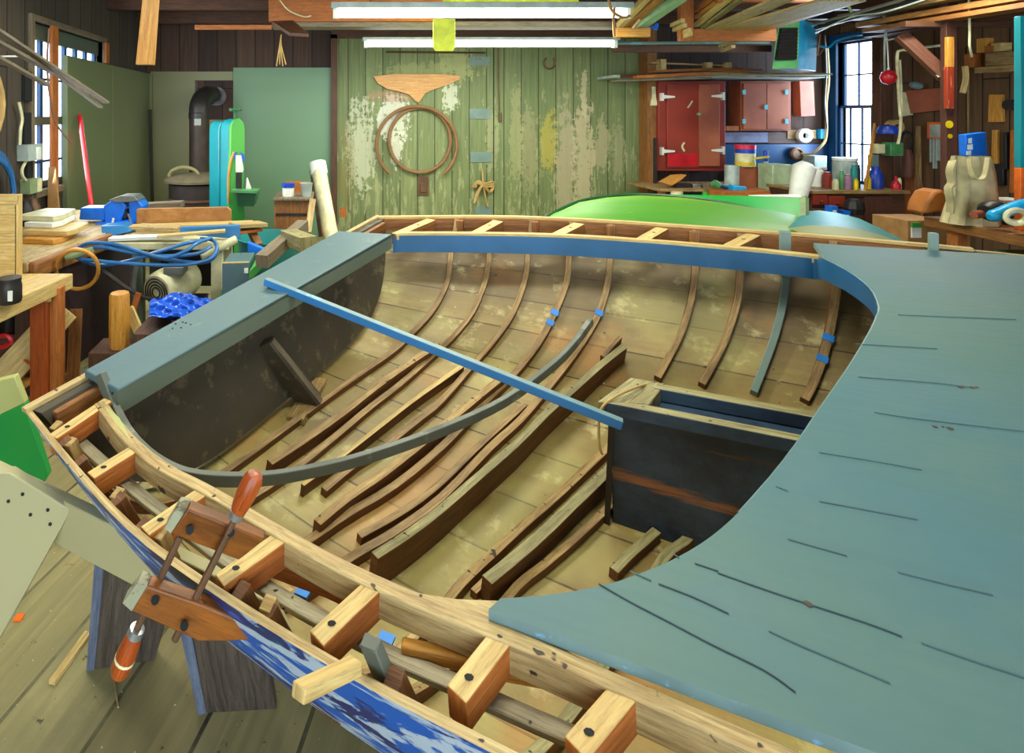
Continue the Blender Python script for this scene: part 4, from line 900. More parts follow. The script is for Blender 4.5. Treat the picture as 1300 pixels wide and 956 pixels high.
# table saw stand
ts = thing('table_saw', 'grey steel machine table with cylinder motor below, covered with blue hose and boards', 'table saw', V((-.95, 3.8, 0)))
part(MB().box(-1.38, -.64, 3.55, 4.0, .70, .745), 'table_top', 'cream', ts, .005)
for x, y, c in ((-1.22, 3.6, 'greyface'), (-.72, 3.6, 'cream'), (-1.22, 3.95, 'greyface'), (-.72, 3.95, 'cream')):
    part(MB().box(x-.035, x+.035, y-.03, y+.03, 0, .70), 'leg', c, ts)
part(MB().box(-1.26, -.68, 3.96, 3.99, .35, .69), 'back_plate', 'dmetal', ts)
part(MB().tube([W(255, 325, 3.5), W(300, 304, 3.6)], .028, 12), 'rail_tube', 'cream', ts, 0)
mp = W(199, 371, 3.45); ax = V((.40, .90, .06)).normalized()
mo = MB().lathe([(.0, -.005), (.10, 0), (.115, .02), (.118, .05), (.12, .09), (.12, .26), (.11, .30), (.06, .32), (.05, .34), (0, .34)], mp, ax, 28).build('motor', 'cream', ts, ang=40)
part(MB().box(mp.x+.02, mp.x+.25, mp.y+.0, mp.y+.3, mp.z-.15, mp.z-.10), 'motor_shelf', 'dmetal', ts)
for r in (.03, .048, .066, .084): part(MB().tube([mp-ax*.006+(ax.cross(BZ).normalized()*math.cos(t/20*6.283)+ax.cross(BZ).normalized().cross(ax)*math.sin(t/20*6.283))*r for t in range(20)], .005, 5, closed=True), 'grille_ring', 'dmetal', mo, 0)
part(MB().box(mp.x+.04, mp.x+.16, mp.y+.0, mp.y+.12, mp.z+.10, mp.z+.15), 'terminal_box', 'grey', mo)
part(MB().tube(smoothpts([W(172, 335, 3.5), W(170, 350, 3.5), W(169, 368, 3.5), W(173, 385, 3.5)]), .02, 8), 'wiring_duct', 'grey', ts, 0)
# boards on the saw
m = MB(); m.prism([W(173, 266, 3.97), W(177, 265, 3.97), W(289, 263, 3.97), W(293, 267, 3.97), W(293, 293, 3.97), W(173, 293, 3.97)], (0, .03, 0)); tag(m.build('tan_backboard', 'tan', bevel=.004), 'tan chipboard panel standing upright behind the saw table', 'board')
m = MB(); m.prism([W(128, 287, 3.85), W(160, 286, 3.85), (W(166, 294, 3.8)), W(130, 303, 3.8)], (0, .12, -.0)); tag(m.build('blue_block', 'bluebat', bevel=.004), 'blue painted wooden block at the left end of the saw table', 'block')
m = MB(); m.prism([W(228, 289, 3.62), W(304, 286, 3.62), W(304, 304, 3.62), W(228, 297, 3.62)], (0, .04, 0)); tag(m.build('blue_board', 'bluebat', bevel=.003), 'blue painted board on edge at the right end of the saw table', 'board')
for i, (p, q, w_, h_, mt, lb_) in enumerate(((W(165, 288, 3.9), W(320, 283, 3.9), .10, .02, 'pale2', 'long pale strip of wood lying along the back of the saw table'),
    (W(140, 303, 3.6), W(235, 299, 3.6), .08, .02, 'white', 'whitish board lying across the front of the saw table'),
    (W(200, 300, 3.5), W(286, 293, 3.55), .05, .016, 'pale2', 'thin yellow batten pointing right across the saw table'),
    (W(176, 290, 3.75), W(228, 292, 3.75), .12, .05, 'pale', 'pale block of wood in the middle of the saw table'),
    (W(286, 296, 3.7), W(328, 291, 3.9), .10, .02, 'orange', 'orange scrap board sticking out right of the blue board'),
    (W(296, 286, 3.75), W(334, 284, 3.9), .12, .025, 'pale', 'pale scrap board topmost at the right end of the saw table'),
    (W(318, 296, 3.9), W(328, 312, 3.8), .05, .04, 'brownin', 'brown short block hanging at the right corner of the saw table'))):
    p.z = max(p.z, .76); q.z = max(q.z, .76) if i != 6 else q.z
    tag(MB().bar(p, q, w_, h_).build('scrap_board', mt, bevel=.002), lb_, 'board', 'scrap boards on the saw table')
# blue hoses coiled on the saw front
def hose(pts, d, r, lab, mat='bluehose'):
    tag(MB().tube(smoothpts([W(x, y, dd) for x, y, dd in pts], 5), r, 8).build('blue_hose', mat), lab, 'hose', 'blue hoses hung on the saw table')
hose([(97, 323, 3.35), (104, 312, 3.35), (125, 308, 3.35), (160, 316, 3.35), (190, 325, 3.33), (225, 331, 3.33), (260, 333, 3.35), (275, 322, 3.4), (272, 306, 3.45), (255, 303, 3.5)], 0, .011, 'blue hose loop running lowest to the right across the saw front')
hose([(96, 326, 3.33), (108, 332, 3.33), (130, 337, 3.3), (165, 331, 3.3), (200, 320, 3.3), (240, 308, 3.35), (262, 305, 3.45)], 0, .011, 'blue hose rising from the lower left to the saw top')
hose([(100, 318, 3.37), (130, 314, 3.3), (175, 322, 3.3), (215, 325, 3.3), (250, 322, 3.3), (268, 313, 3.4)], 0, .011, 'blue hose sagging in the middle of the saw front')
hose([(94, 320, 3.36), (112, 309, 3.34), (150, 311, 3.3), (205, 327, 3.28), (235, 319, 3.3), (250, 309, 3.35), (268, 302, 3.45)], 0, .011, 'thin blue hose crossing over the others at the saw front')
hose([(104, 329, 3.3), (140, 333, 3.27), (190, 336, 3.27), (235, 336, 3.3), (268, 328, 3.36), (276, 312, 3.42)], 0, .011, 'thin blue hose sagging lowest in the middle of the saw front')
hose([(118, 336, 3.32), (133, 345, 3.3), (160, 365, 3.3), (182, 377, 3.3), (195, 379, 3.3)], 0, .012, 'dark blue hose dropping towards the round motor', 'dmetal')
m = MB(); m.tube([W(84, 327, 3.3), W(96, 323, 3.3), W(118, 317, 3.3)], [.018, .024, .018], 8); tag(m.build('air_fitting', 'sage'), 'pale green air hose fitting by the yellow loop', 'fitting')
# crumpled blue plastic
random.seed(3); m = MB(); rows = []
for i in range(13):
    r = []
    for j in range(25):
        x = 190+78*j/24; y = 402-32*(i/12)*(1-.35*abs(j/12-1))-1.2*math.sin(j*.9+i*.5); r.append(W(x+random.uniform(-.7, .7), y+random.uniform(-.7, .7), 2.75+.28*i/12+.018*math.sin(j*.8+i*1.1)+.014*math.sin(i*2.1-j*.5)+random.uniform(-.006, .006)))
    rows.append(r)
m.grid(rows); back = [[p+V((0, .12, -.05)) for p in r] for r in rows]; m.grid(back, flip=True)
tag(m.build('plastic_sheet', 'bluetarp', ang=180), 'crumpled shiny blue plastic sheet below the round motor', 'plastic sheet')
m = MB(); zq = min(p.z for r in back for p in r); m.box(-.95, -.6, 2.72, 3.2, 0, zq-.0); tag(m.build('scrap_box', 'brown', bevel=.004), 'dark wooden scrap box under the blue plastic sheet', 'box')
m = MB(); m.bar(W(160, 425, 3.2), W(176, 372, 3.25), .03, .03, (0, 1, 0)); m2 = tag(m.build('scrap_stick', 'orange'), 'thin orange stick leaning beside the upright amber log', 'stick')
m = MB(); m.bar(W(164, 392, 3.15), W(178, 425, 3.05), .05, .02, (0, 1, 0)); tag(m.build('scrap_stick', 'pale2'), 'pale stick fallen to the right of the upright amber log', 'stick')
for i in range(14):
    x = random.uniform(-1.45, -.75); y = random.uniform(3.1, 3.9); a = random.uniform(0, 3.14); L = random.uniform(.06, .16); z = .008
    if -1.3 < x < -.9 and y < 3.25: continue
    d_ = V((math.cos(a), math.sin(a), 0))*L; tag(MB().bar(V((x, y, z))-d_, V((x, y, z))+d_, random.uniform(.02, .05), .014).build('wood_scrap', random.choice(['pale', 'pale2', 'bare', 'orange'])), 'small wood scrap among the litter on the floor behind the stern', 'wood scrap', 'wood scraps littering the floor behind the stern')
# grey box and green machine right of the saw
jb = thing('switch_cabinet', 'grey-green metal switch box with a tan top behind the stern deck', 'switch box', V(W(300, 360, 3.2)))
part(MB().prism([W(282, 335, 3.2), W(316, 334, 3.2), W(316, 372, 3.2), W(282, 376, 3.2)], (.0, .25, 0)), 'box_body', 'greydeck', jb)
part(MB().prism([W(282, 335, 3.2), W(316, 334, 3.2), W(318, 330, 3.42), W(290, 330, 3.42)], (0, 0, .006)), 'box_lid', 'pale2', jb, .001)
part(MB().prism([W(310, 341, 3.19), W(315, 341, 3.19), W(315, 347, 3.19), W(310, 347, 3.19)], (0, .01, 0)), 'socket', 'white', jb, .001)
zc = W(300, 376, 3.2).z; m = MB(); m.box(-.64, -.42, 3.2, 3.5, 0, zc-.0); tag(m.build('machine_base', 'dgreen', bevel=.006), 'dark green machine base under the grey switch box', 'machine base')
m = MB(); m.prism([W(316, 345, 3.1), W(336, 326, 3.1), W(338, 336, 3.1), W(322, 352, 3.1), W(316, 355, 3.1)], (0, .4, 0)); tag(m.build('green_guard', 'greenen', bevel=.004), 'bright green sloping machine guard beside the grey switch box', 'machine guard')
# green tub
tb = W(345, 300, 4.35); m = MB(); m.lathe([(.20, -.55), (.26, -.02), (.275, 0), (.262, .0), (.24, -.1), (.2, -.35), (0, -.35)], tb, n=28, sx=1); t_ = m.build('round_tub', 'tealflat')
for v in t_.data.vertices: pass
tag(t_, 'round teal-green tub behind the saw table', 'tub'); zl = tb.z-.55
m = MB(); m.box(tb.x-.2, tb.x+.2, tb.y-.2, tb.y+.2, 0, zl); tag(m.build('tub_stand', 'brown', bevel=.004), 'dark box carrying the round teal tub', 'box')
m = MB(); m.prism([W(314, 308, 3.55), W(334, 316, 3.55), (W(334, 324, 3.55)), W(314, 320, 3.55)], (0, .05, 0)); tag(m.build('blue_tray', 'bluepaint', bevel=.003), 'small bright blue tray under the tub rim', 'tray')
junk('square_timber', 'bare', 'long weathered square timber leaning up to the right behind the stern deck', 'timber', (W(332, 332, 3.0), W(385, 286, 3.6)), .07, .07)
junk('square_timber', 'ribgreen', 'short grey-green timber block crossing the leaning timber', 'timber', (W(366, 300, 3.35), W(392, 310, 3.1)), .10, .08)
junk('square_timber', 'pale', 'narrow pale post in front of the small brown chest', 'timber', (W(397, 254, 4.6), W(391, 296, 4.4)), .05, .04, (0, 1, 0))
# small brown chest with things on it
ch = thing('wooden_chest', 'small brown wooden chest against the back wall between band saw and white pipe', 'chest', V(W(373, 300, 4.8)))
part(MB().box(W(348, 0, 4.8).x, W(392, 0, 4.8).x, 4.8, 5.15, 0, W(0, 254, 4.8).z), 'body', 'brownin', ch)
part(MB().box(W(346, 0, 4.75).x, W(397, 0, 4.75).x, 4.76, 5.18, W(0, 254, 4.8).z, W(0, 251, 4.8).z), 'lid', 'bare', ch)
part(MB().prism([W(350, 271, 4.79), W(392, 271, 4.79), W(392, 274, 4.79), W(350, 274, 4.79)], (0, .01, 0)), 'drawer_line', 'dmetal', ch, 0)
zc2 = W(0, 251, 4.8).z
bj = thing('small_jar', 'small white jar with a blue lid on the brown chest', 'jar', V(W(366, 251, 4.9)))
p = W(366, 251, 4.9); p.z = zc2; part(MB().lathe([(.05, 0), (.052, .02), (.052, .075), (0, .075)], p, n=16), 'jar_body', 'white', bj, 0); part(MB().lathe([(.056, .075), (.056, .11), (0, .112)], p, n=16), 'jar_lid', 'blued', bj, 0)
p = W(389, 251, 4.9); p.z = zc2; tag(MB().lathe([(.04, 0), (.052, .105), (.056, .112), (.05, .112), (.036, .01), (0, .01)], p, n=18).build('paper_cup', 'clear'), 'pale grey tapered cup on the right end of the brown chest', 'cup')
m = MB(); m.prism([W(362, 230, 5.1), W(394, 231, 5.1), W(394, 251, 5.1), W(362, 251, 5.1)], (0, .03, 0)); tag(m.build('orange_board', 'orange', bevel=.002), 'orange-brown board standing behind the jar and cup', 'board')
pc = W(404, 212, 5.6); pe = W(440, 385, 5.0)
pt = thing('plastic_pipe', 'thick cream plastic pipe with a cap leaning on the back wall beside the green door', 'pipe', V(pe)); part(MB().tube([pc, W(418, 290, 5.2), W(440, 395, 4.9)], .072, 18), 'pipe', 'cream', pt, 0); part(MB().tube([pc+V((-.008, .02, .04)), pc+V((.012, -.03, -.07))], .084, 18), 'end_cap', 'white', pt, 0)
junk('brown_stick', 'brown', 'dark brown lath leaning behind the cream pipe', 'lath', (W(396, 216, 5.75), W(408, 300, 5.4)), .05, .02, (0, 1, 0))
m = MB(); m.prism([W(431, 265, 6.9), W(440, 264, 6.9), W(440, 276, 6.9), W(432, 276, 6.9)], (0, .03, 0)); tag(m.build('red_tag', 'orange', bevel=.001), 'small rust-red block at the foot of the green door', 'block')
# band saw
bs = thing('band_saw', 'tall green and teal band saw with rounded top in front of the back wall', 'band saw', V((-.85, 5.2, 0)))
d = 5.0; vec = W(268, 200, 5.4)-W(293, 200, 5.0); vec.z = 0
top = [(293, 166), (294, 158), (298, 152), (304, 150), (309, 155), (311, 164)]
part(MB().prism([W(*q, d) for q in top]+[W(311, 196, d), W(309, 250, d), W(313, 300, d)]+[V((W(313, 300, d).x, d, 0)), V((W(290, 300, d).x, d, 0))]+[W(291, 250, d), W(291, 215, d), W(293, 190, d)], vec*.10, 0, 1), 'front_frame', ['greenen', 'greenen'], bs, .006)
part(MB().prism([W(293, 166, d)+vec*.1]+[W(x, y, d)+vec*.1 for x, y in ((294, 158), (298, 153), (304, 151), (309, 156), (310, 200))]+[V((W(310, 300, d).x, d, 0))+vec*.1, V((W(292, 300, d).x, d, 0))+vec*.1], vec*.38, 0), 'wheel_gap', 'teal', bs, 0)
part(MB().prism([W(292, 168, d)+vec*.56]+[W(x, y, d)+vec*.56 for x, y in ((293, 160), (297, 155), (303, 154), (308, 160), (309, 200))]+[V((W(309, 300, d).x, d, 0))+vec*.56, V((W(292, 300, d).x, d, 0))+vec*.56], vec*.5, 0), 'wheel_cover', 'teal', bs, .006)
part(MB().tube([W(299, 150, d+.1), W(299, 140, d+.1)], .012, 8), 'tension_screw', 'dgreen', bs, 0); part(MB().lathe([(.0, 0), (.055, 0), (.06, .012), (.055, .024), (0, .024)], W(299, 141, d+.1), n=18), 'hand_wheel', 'dgreen', bs, 0)
part(MB().tube(smoothpts([W(297, 193, d-.03), W(293, 205, d-.03), W(290, 225, d-.03), W(290, 258, d-.03)]), .012, 6), 'blade_guard', 'amber', bs, 0)
part(MB().prism([W(299, 197, d-.03), W(306, 197, d-.03), W(309, 215, d-.03), (W(308, 219, d-.03)), W(299, 219, d-.03)], (0, .02, 0)), 'guide_tag', 'white', bs, .002)
part(MB().box(W(300, 0, d).x, W(307, 0, d).x, d-.03, d, W(0, 240, d).z, W(0, 219, d).z), 'blade_guide', 'dmetal', bs)
part(MB().prism([W(296, 193, d-.02), W(301, 193, d-.02), (W(298, 202, d-.02)), W(295, 200, d-.02)], (0, .02, 0)), 'blue_clip', 'bluepaint', bs, 0); part(MB().prism([W(305, 193, d-.02), W(309, 196, d-.02), W(311, 204, d-.02), W(308, 205, d-.02)], (0, .02, 0)), 'blue_clip', 'bluepaint', bs, 0)
part(MB().prism([W(293, 241, 4.75), W(326, 242, 4.75), W(330, 239, 5.15), W(298, 238, 5.15)], (0, 0, -.025)), 'saw_table', 'hgreen', bs); part(MB().prism([W(300, 245, 4.85), W(326, 245, 4.85), W(322, 262, 4.85), W(302, 262, 4.85)], (0, .2, 0)), 'trunnion', 'dgreen', bs)
m = MB(); m.prism([W(313, 226, 5.0), W(318, 240, 5.0), (W(312, 240, 5.0))], (0, .06, 0)); tag(m.build('paper_scrap', 'white'), 'pointed white scrap standing on the band saw table', 'paper')
# stove and flue
sv = thing('drum_stove', 'dark round drum with a lid and looped handle under the stove pipe', 'stove', V((-1.46, 6.2, 0)))
c = V((-1.46, 6.2, 0)); part(MB().lathe([(.24, 0), (.27, .1), (.28, .45), (.30, .62), (.305, .80), (.0, .80)], c, n=32), 'drum', 'drum' if 'drum' in M else 'dmetal', sv, 0)
part(MB().lathe([(.30, .62), (.315, .625), (.315, .645), (.30, .65)], c, n=32), 'hoop_band', 'rust', sv, 0)
part(MB().lathe([(.355, .82), (.36, .845), (.33, .87), (.2, .90), (0, .92)], c, n=32), 'lid', 'lidgrey' if 'lidgrey' in M else 'ribgreen', sv, 0)
part(MB().tube([c+V((-.12+.16*math.cos(t/12*math.pi)*1.0, -.1, .88+.10*math.sin(t/12*math.pi))) for t in range(13)], .02, 8), 'lid_handle', 'ribgreen', sv, 0)
pp = thing('stove_pipe', 'fat dark brown flue pipe bending into the square opening in the wall', 'stove pipe', V((-1.4, 6.45, .92)))
r_ = .115; x0 = W(253, 0, 6.6).x; el = [V((x0, 6.6, z)) for z in (.86, 1.2, 1.55)]+[V((x0, 6.62, 1.64)), V((x0+.01, 6.70, 1.72)), V((x0+.03, 6.82, 1.765)), V((x0+.05, 7.0, 1.78)), V((x0+.06, 7.35, 1.78))]
part(MB().tube([el[0], el[1], el[2]], r_, 24), 'straight_pipe', 'pipe' if 'pipe' in M else 'dmetal', pp, 0); part(MB().tube(smoothpts(el[2:], 4), r_*1.03, 24), 'elbow', 'dmetal', pp, 0)
part(MB().tube([V((x0, 6.6, 1.50)), V((x0, 6.6, 1.56))], r_*1.08, 24), 'collar', 'dmetal', pp, 0)
part(MB().box(x0-.03, x0+.05, 6.6-r_-.01, 6.6-r_+.01, 1.42, 1.50), 'damper_tag', 'grey', pp, .002)
junk('dark_pole', 'dmetal', 'thin dark iron pole standing in the left back corner', 'pole', (W(190, 139, 7.0), V((W(198, 0, 7.0).x, 6.9, 0))), .035, .035, (0, 1, 0))
junk('dark_plank_mound', 'bare', 'dark rough plank lying behind the vise on the far end of the long bench', 'plank', (W(178, 262, 4.7), W(232, 259, 4.7)), .12, .05)
a_ = W(100, 147, 5.2); a_.x = XL+.06; b_ = V((XL+.11, 4.62, .75)); 
m = MB(); m.tube([W(101, 146, 5.05), W(117, 266, 4.75)], .020, 10); tag(m.build('red_pole', 'red'), 'bright red pole leaning on the grey-green left wall', 'pole')
# left wall fittings
def wl(x, y, off=.03): p = W(x, y, Xd(x, XL+off)); return p
def wlbox(name, mat, x0, x1, y0, y1, off, parent=None, lab=None, cat=None, bev=.004):
    a, b = wl(x0, (y0+y1)/2, 0), wl(x1, (y0+y1)/2, 0); z0 = wl(x0, y1, 0).z; z1 = wl(x0, y0, 0).z
    m = MB().box(XL, XL+off, a.y, b.y, z0, z1); o = m.build(name, mat, parent, bevel=bev)
    return tag(o, lab, cat) if lab else o
sb = thing('switch_box', 'pale green metal light switch box on a stud left of the window', 'switch', wl(30, 195, 0)); wlbox('box_body', 'clear', 21, 40, 184, 205, .09, sb); wlbox('switch_plate', 'white', 31, 36, 187, 203, .10, sb)
ob_ = thing('outlet_box', 'tan wall outlet box below the light switch', 'outlet', wl(32, 238, 0)); wlbox('box_body', 'sage', 25, 39, 228, 247, .08, ob_); wlbox('outlet_plate', 'cream', 34, 39, 227, 244, .09, ob_)
m = MB(); m.tube(smoothpts([wl(24, 130, .05), wl(28, 150, .05), wl(26, 165, .05), wl(25, 184, .05)]), .012, 6); tag(m.build('cable_run', 'cream'), 'cream cable dropping into the top of the switch box', 'cable')
m = MB(); m.tube(smoothpts([wl(33, 205, .05), wl(28, 215, .06), wl(29, 224, .06), wl(33, 229, .05)]), .012, 6); tag(m.build('cable_run', 'cream'), 'short cream cable between switch box and outlet', 'cable')
for i, (x0, x1, y0, y1) in enumerate(((26, 35, 143, 184), (30, 37, 205, 228), (27, 36, 90, 128))): wlbox('wall_slot', 'hole', x0, x1, y0, y1, .03, None, ('dark slot in the stud above the switch box', 'dark slot in the stud between switch box and outlet', 'topmost dark slot in the stud left of the window')[i], 'slot', 0)
for i in range(5): m = MB(); m.tube([V((XL+.08+.012*i, 0, 0))+V((0, 3.60+(.42-.02*i)*math.cos(t/16*6.283), 1.02+(.34-.02*i)*math.sin(t/16*6.283))) for t in range(16)], .018, 7, closed=True); tag(m.build('hose_coil', 'bluehose'), 'blue hose ring hung in a coil on the left wall near the outlet', 'hose', 'blue hose coil on the left wall')
m = MB(); m.tube([V((XL+.06, 3.50+.42*math.cos(t/24*6.283), 1.62+.34*math.sin(t/24*6.283))) for t in range(24)], .022, 8, closed=True); tag(m.build('wall_hoop', 'rope'), 'tan hoop hanging on the left wall above the blue hose coil', 'hoop')
for i, (x, y, c) in enumerate(((33, 268, 'dmetal'), (42, 262, 'rust'))):
    p = wl(x, y+16, .14); p.z = .751; m = MB(); m.lathe([(.045, 0), (.05, .02), (.05, .12), (.03, .15), (.03, .18), (0, .18)], p, n=14); tag(m.build('old_bottle', c), ('dark bottle standing on the long bench under the outlet', 'brown bottle standing on the long bench by the window edge')[i], 'bottle')
# battens hanging from the left ceiling
for i, (a, b, d0, d1, w_) in enumerate((((-10, 35), (135, 130), 2.5, 3.9, .04), ((-10, 50), (75, 96), 2.45, 3.3, .035), ((-5, 72), (60, 108), 2.5, 3.1, .03), ((60, 85), (128, 136), 3.1, 4.0, .03))):
    tag(MB().bar(W(*a, d0), W(*b, d1), w_, .015).build('hanging_batten', 'bare', bevel=.001), ('longest of the thin battens slung below the left ceiling', 'second thin batten slung across the left window', 'lowest thin batten ending at the window post', 'short thin batten farthest right under the left ceiling')[i], 'batten', 'battens slung under the left ceiling')
m = MB(); m.tube(smoothpts([W(62, 36, 3.4), W(60, 80, 3.4), W(63, 120, 3.4), W(72, 158, 3.4), W(92, 182, 3.4)]), .006, 6); tag(m.build('hanging_wire', 'rust'), 'thin wire hanging in front of the left window post', 'wire')
m = MB(); m.tube([W(-8, 72, 2.6), W(40, 71, 3.2)], .005, 6); tag(m.build('string_line', 'white'), 'thin white cord stretched left of the window', 'cord')
# ================================================================== RIGHT SIDE AND BACK SHELVES
def WR(x, y, off=.04): return W(x, y, Xd(x, XR-off))
# upturned green boat
gd = thing('green_dinghy', 'lime green upturned dinghy with a dark chine line behind the big boat', 'boat', V((2.6, 3.9, 0)))
sec = [(684, (684, 283), (684, 282), 3.75), (700, (704, 270), (704, 269), 3.8), (722, (735, 256), (735, 255), 3.9), (760, (770, 250), (770, 249), 4.0), (800, (810, 247.5), (810, 246.5), 4.05), (850, (860, 250), (860, 247), 4.1), (900, (910, 256), (912, 248), 4.1), (950, (955, 265), (960, 249), 4.05), (1000, (1000, 278), (1003, 251), 4.0), (1014, (1016, 285), (1018, 252), 3.98)]
rA, rB, rC, rD = [], [], [], []
for i, (lx, rg, tp_, dd) in enumerate(sec):
    g = W(*rg, dd); t = W(*tp_, dd+.06+.02*i); lowz = .62; lo_ = W(lx, 312, 3.45); lo_ = V((g.x-.12*(1-i/9), 3.42+.06*i*0, .70-.0*i))
    mid = (g+lo_)/2+V((0, -.06, .06)); rA.append([lo_, (lo_+mid)/2+V((0, -.03, .03)), mid, (mid+g)/2+V((0, -.01, .035)), g]); rB.append([g+V((0, 0, 0)), t]); rC.append([t, V((t.x, t.y+.5, .55)), V((lo_.x, lo_.y+.3, .5)), lo_])
m = MB(); m.grid(rA, 0, flip=True); m.grid(rB, 1, flip=True); m.grid(rC, 0, flip=True)
m.build('hull_bottom', ['hullgreen', 'hullgreen2'], gd, ang=30)
m = MB(); m.sweep(smoothpts([r[-1]+V((0, -.005, .004)) for r in rA], 3), .014, .014, (0, -1, 1)); m.build('chine_strip', 'dgreen', gd)
m = MB(); e = V((.03, 0, 0)); m.prism([rA[-1][0], rA[-1][2], rA[-1][4], rB[-1][1]+V((0, 0, .01)), V((rB[-1][1].x, rB[-1][1].y+.4, .6))], e); m.build('transom', 'hullgreen2', gd, bevel=.004)
m = MB(); m.bar(W(1021, 251, 4.0), W(1021, 292, 3.8), .03, .04, (0, 1, 0)); m.build('transom_edge', 'sage', gd)
m = MB(); m.prism([W(975, 250.5, 4.27), W(1019, 252, 4.24), W(1014, 248, 4.6), W(950, 249, 4.6)], (0, 0, .010)); m.build('stern_seat', 'white', gd, bevel=.002)
for i, x in enumerate((1.6, 3.0)):
    m = MB(); m.box(x-.05, x+.05, 3.5, 3.95, 0, .5); tag(m.build('prop_block', 'bare'), ('left hidden prop under the green dinghy', 'right hidden prop under the green dinghy')[i], 'prop', 'props under the green dinghy')
# second small hull, pale
sd2 = thing('pale_dinghy', 'pale olive upturned hull with teal topside right of the green dinghy', 'boat', V((3.3, 3.4, 0)))
tp2 = [((1000, 289), (1026, 268)), ((1030, 286), (1040, 267)), ((1060, 287), (1062, 270)), ((1090, 291), (1090, 277)), ((1120, 299), (1118, 290)), ((1150, 313), (1146, 305))]; rA = []; rB = []
for i, (c_, b_) in enumerate(tp2):
    g = W(*c_, 3.3); k_ = W(*b_, 4.25); rA.append([V((g.x-.05, 2.98, g.z-.14)), g+V((0, -.12, -.02)), g]); rB.append([g, (g+k_)/2+V((0, 0, .01)), k_, V((k_.x, 4.3, .45)), V((g.x, 3.1, .45))])
m = MB(); m.grid(rA, 0, flip=True); m.grid(rB, 1, flip=True); m.grid([[r[0], V((r[0].x, 3.0, .45)), V((r[0].x+.05, 3.1, .45))] for r in rA], 0); m.build('hull_bottom', ['olive', 'tealflat'], sd2, ang=40)
m = MB(); m.box(3.0, 3.2, 3.2, 3.8, 0, .45); tag(m.build('prop_block', 'bare'), 'hidden prop under the pale dinghy', 'prop')

# shelf unit on the back wall
def B(x0, x1, y0, y1, d, dep): a = W(x0, y1, d); b = W(x1, y0, d); return MB().box(a.x, b.x, d, d+dep, a.z, b.z)
tag(B(780, 1053, 95, 98.5, 6.7, .45).build('wall_shelf', 'clear', bevel=.002), 'long thin pale shelf above the red-brown cabinets', 'shelf')
tag(B(822, 834, 0, 262, 6.95, .24).build('wall_post', 'brownin', bevel=.004), 'orange-brown upright post right of the green door', 'post')
m = MB(); m.prism([W(x, y, 6.93) for x, y in ((828, 110), (832, 110), (833, 124), (835, 134), (826, 134), (828, 122))], (0, .015, 0)); tag(m.build('white_scraper', 'cream'), 'white scraper hanging on the post left of the red cabinet', 'scraper')
for i, (p, q, w_, h_, mt, l_) in enumerate(((W(779, 103, 6.5), W(900, 99, 6.6), .10, .02, 'bare', 'thin grey batten lowest and farthest left on the long shelf'),
    (W(805, 98, 6.55), W(945, 91, 6.6), .12, .035, 'orange', 'bright orange board in the middle of the lumber on the long shelf'),
    (W(827, 91, 6.6), W(935, 87, 6.7), .12, .03, 'brownin', 'brown board above the orange board on the long shelf'),
    (W(824, 80, 6.65), W(925, 84, 6.7), .08, .02, 'rib', 'topmost thin batten on the long shelf'),
    (W(790, 97, 6.6), W(870, 95, 6.7), .08, .04, 'brown', 'short dark board at the left end of the shelf lumber'),
    (W(900, 94, 6.55), W(1050, 94.5, 6.6), .14, .02, 'ribgreen', 'grey board lying right over the cabinets'),
    (W(905, 89, 6.6), W(965, 89, 6.65), .10, .02, 'redbr2', 'reddish short board right of the orange board'))):
    tag(MB().bar(p, q, w_, h_).build('shelf_board', mt, bevel=.002), l_, 'board', 'lumber lying on the long shelf')
for i, (x, y) in enumerate(((842, 78), (901, 82), (925, 82))): tag(B(x-3, x+4, y-3, y+4 if i else y+14, 6.6, .1).build('wood_block', 'pale', bevel=.002), ('pale block standing left among the shelf lumber', 'small pale block standing on the middle of the shelf lumber', 'small tan block at the right of the shelf lumber')[i], 'block', 'blocks on the shelf lumber')
# dark red cabinet
c1 = thing('red_cabinet', 'dark red wall cabinet with white strap hinges and a bright red lower patch', 'cabinet', V(W(875, 217, 6.6)))
D = 6.9
part(B(836, 921, 103, 217, D, .29), 'body', 'redbr', c1, .006)
dl = part(B(847, 887, 107, 213, D-.03, .03), 'door', 'redbr', c1, .004); part(B(848, 886, 195, 211, D-.036, .008), 'red_patch', 'red', dl, 0)
dr = part(B(888, 914, 107, 211, D-.05, .045), 'door', 'redbr2', c1, .004)
def strap(x0, x1, y, parent, flip):
    pts = [(x0, y-6), (x0+(2 if not flip else 0), y-6), (x1, y-1.2), (x1, y+1.2), (x0, y+6)] if not flip else [(x1, y-6), (x1, y+6), (x0, y+1.2), (x0, y-1.2)]
    part(MB().prism([W(a, b, D-.055) for a, b in [(x0, y-2.5), (x1, y-1), (x1, y+1), (x0, y+2.5)]] if not flip else [W(a, b, D-.065) for a, b in [(x0, y-1), (x1, y-2.5), (x1, y+2.5), (x0, y+1)]], (0, .012, 0)), 'hinge', 'white', parent, 0)
    part(MB().prism([W(a, b, D-.05) for a, b in ([(x0-1.5, y-5), (x0+1, y-5), (x0+1, y+5), (x0-1.5, y+5)] if not flip else [(x1-1, y-5), (x1+1.5, y-5), (x1+1.5, y+5), (x1-1, y+5)])], (0, .05, 0)), 'hinge_leaf', 'white', parent, 0)
strap(842, 857, 123, dl, False); strap(842, 857, 192, dl, False); strap(904, 919, 122, dr, True); strap(904, 919, 191, dr, True)
part(MB().lathe([(.02, 0), (.02, .03), (0, .035)], W(886, 145, D-.05), (0, -1, 0), 12), 'knob', 'sage', dl, 0)
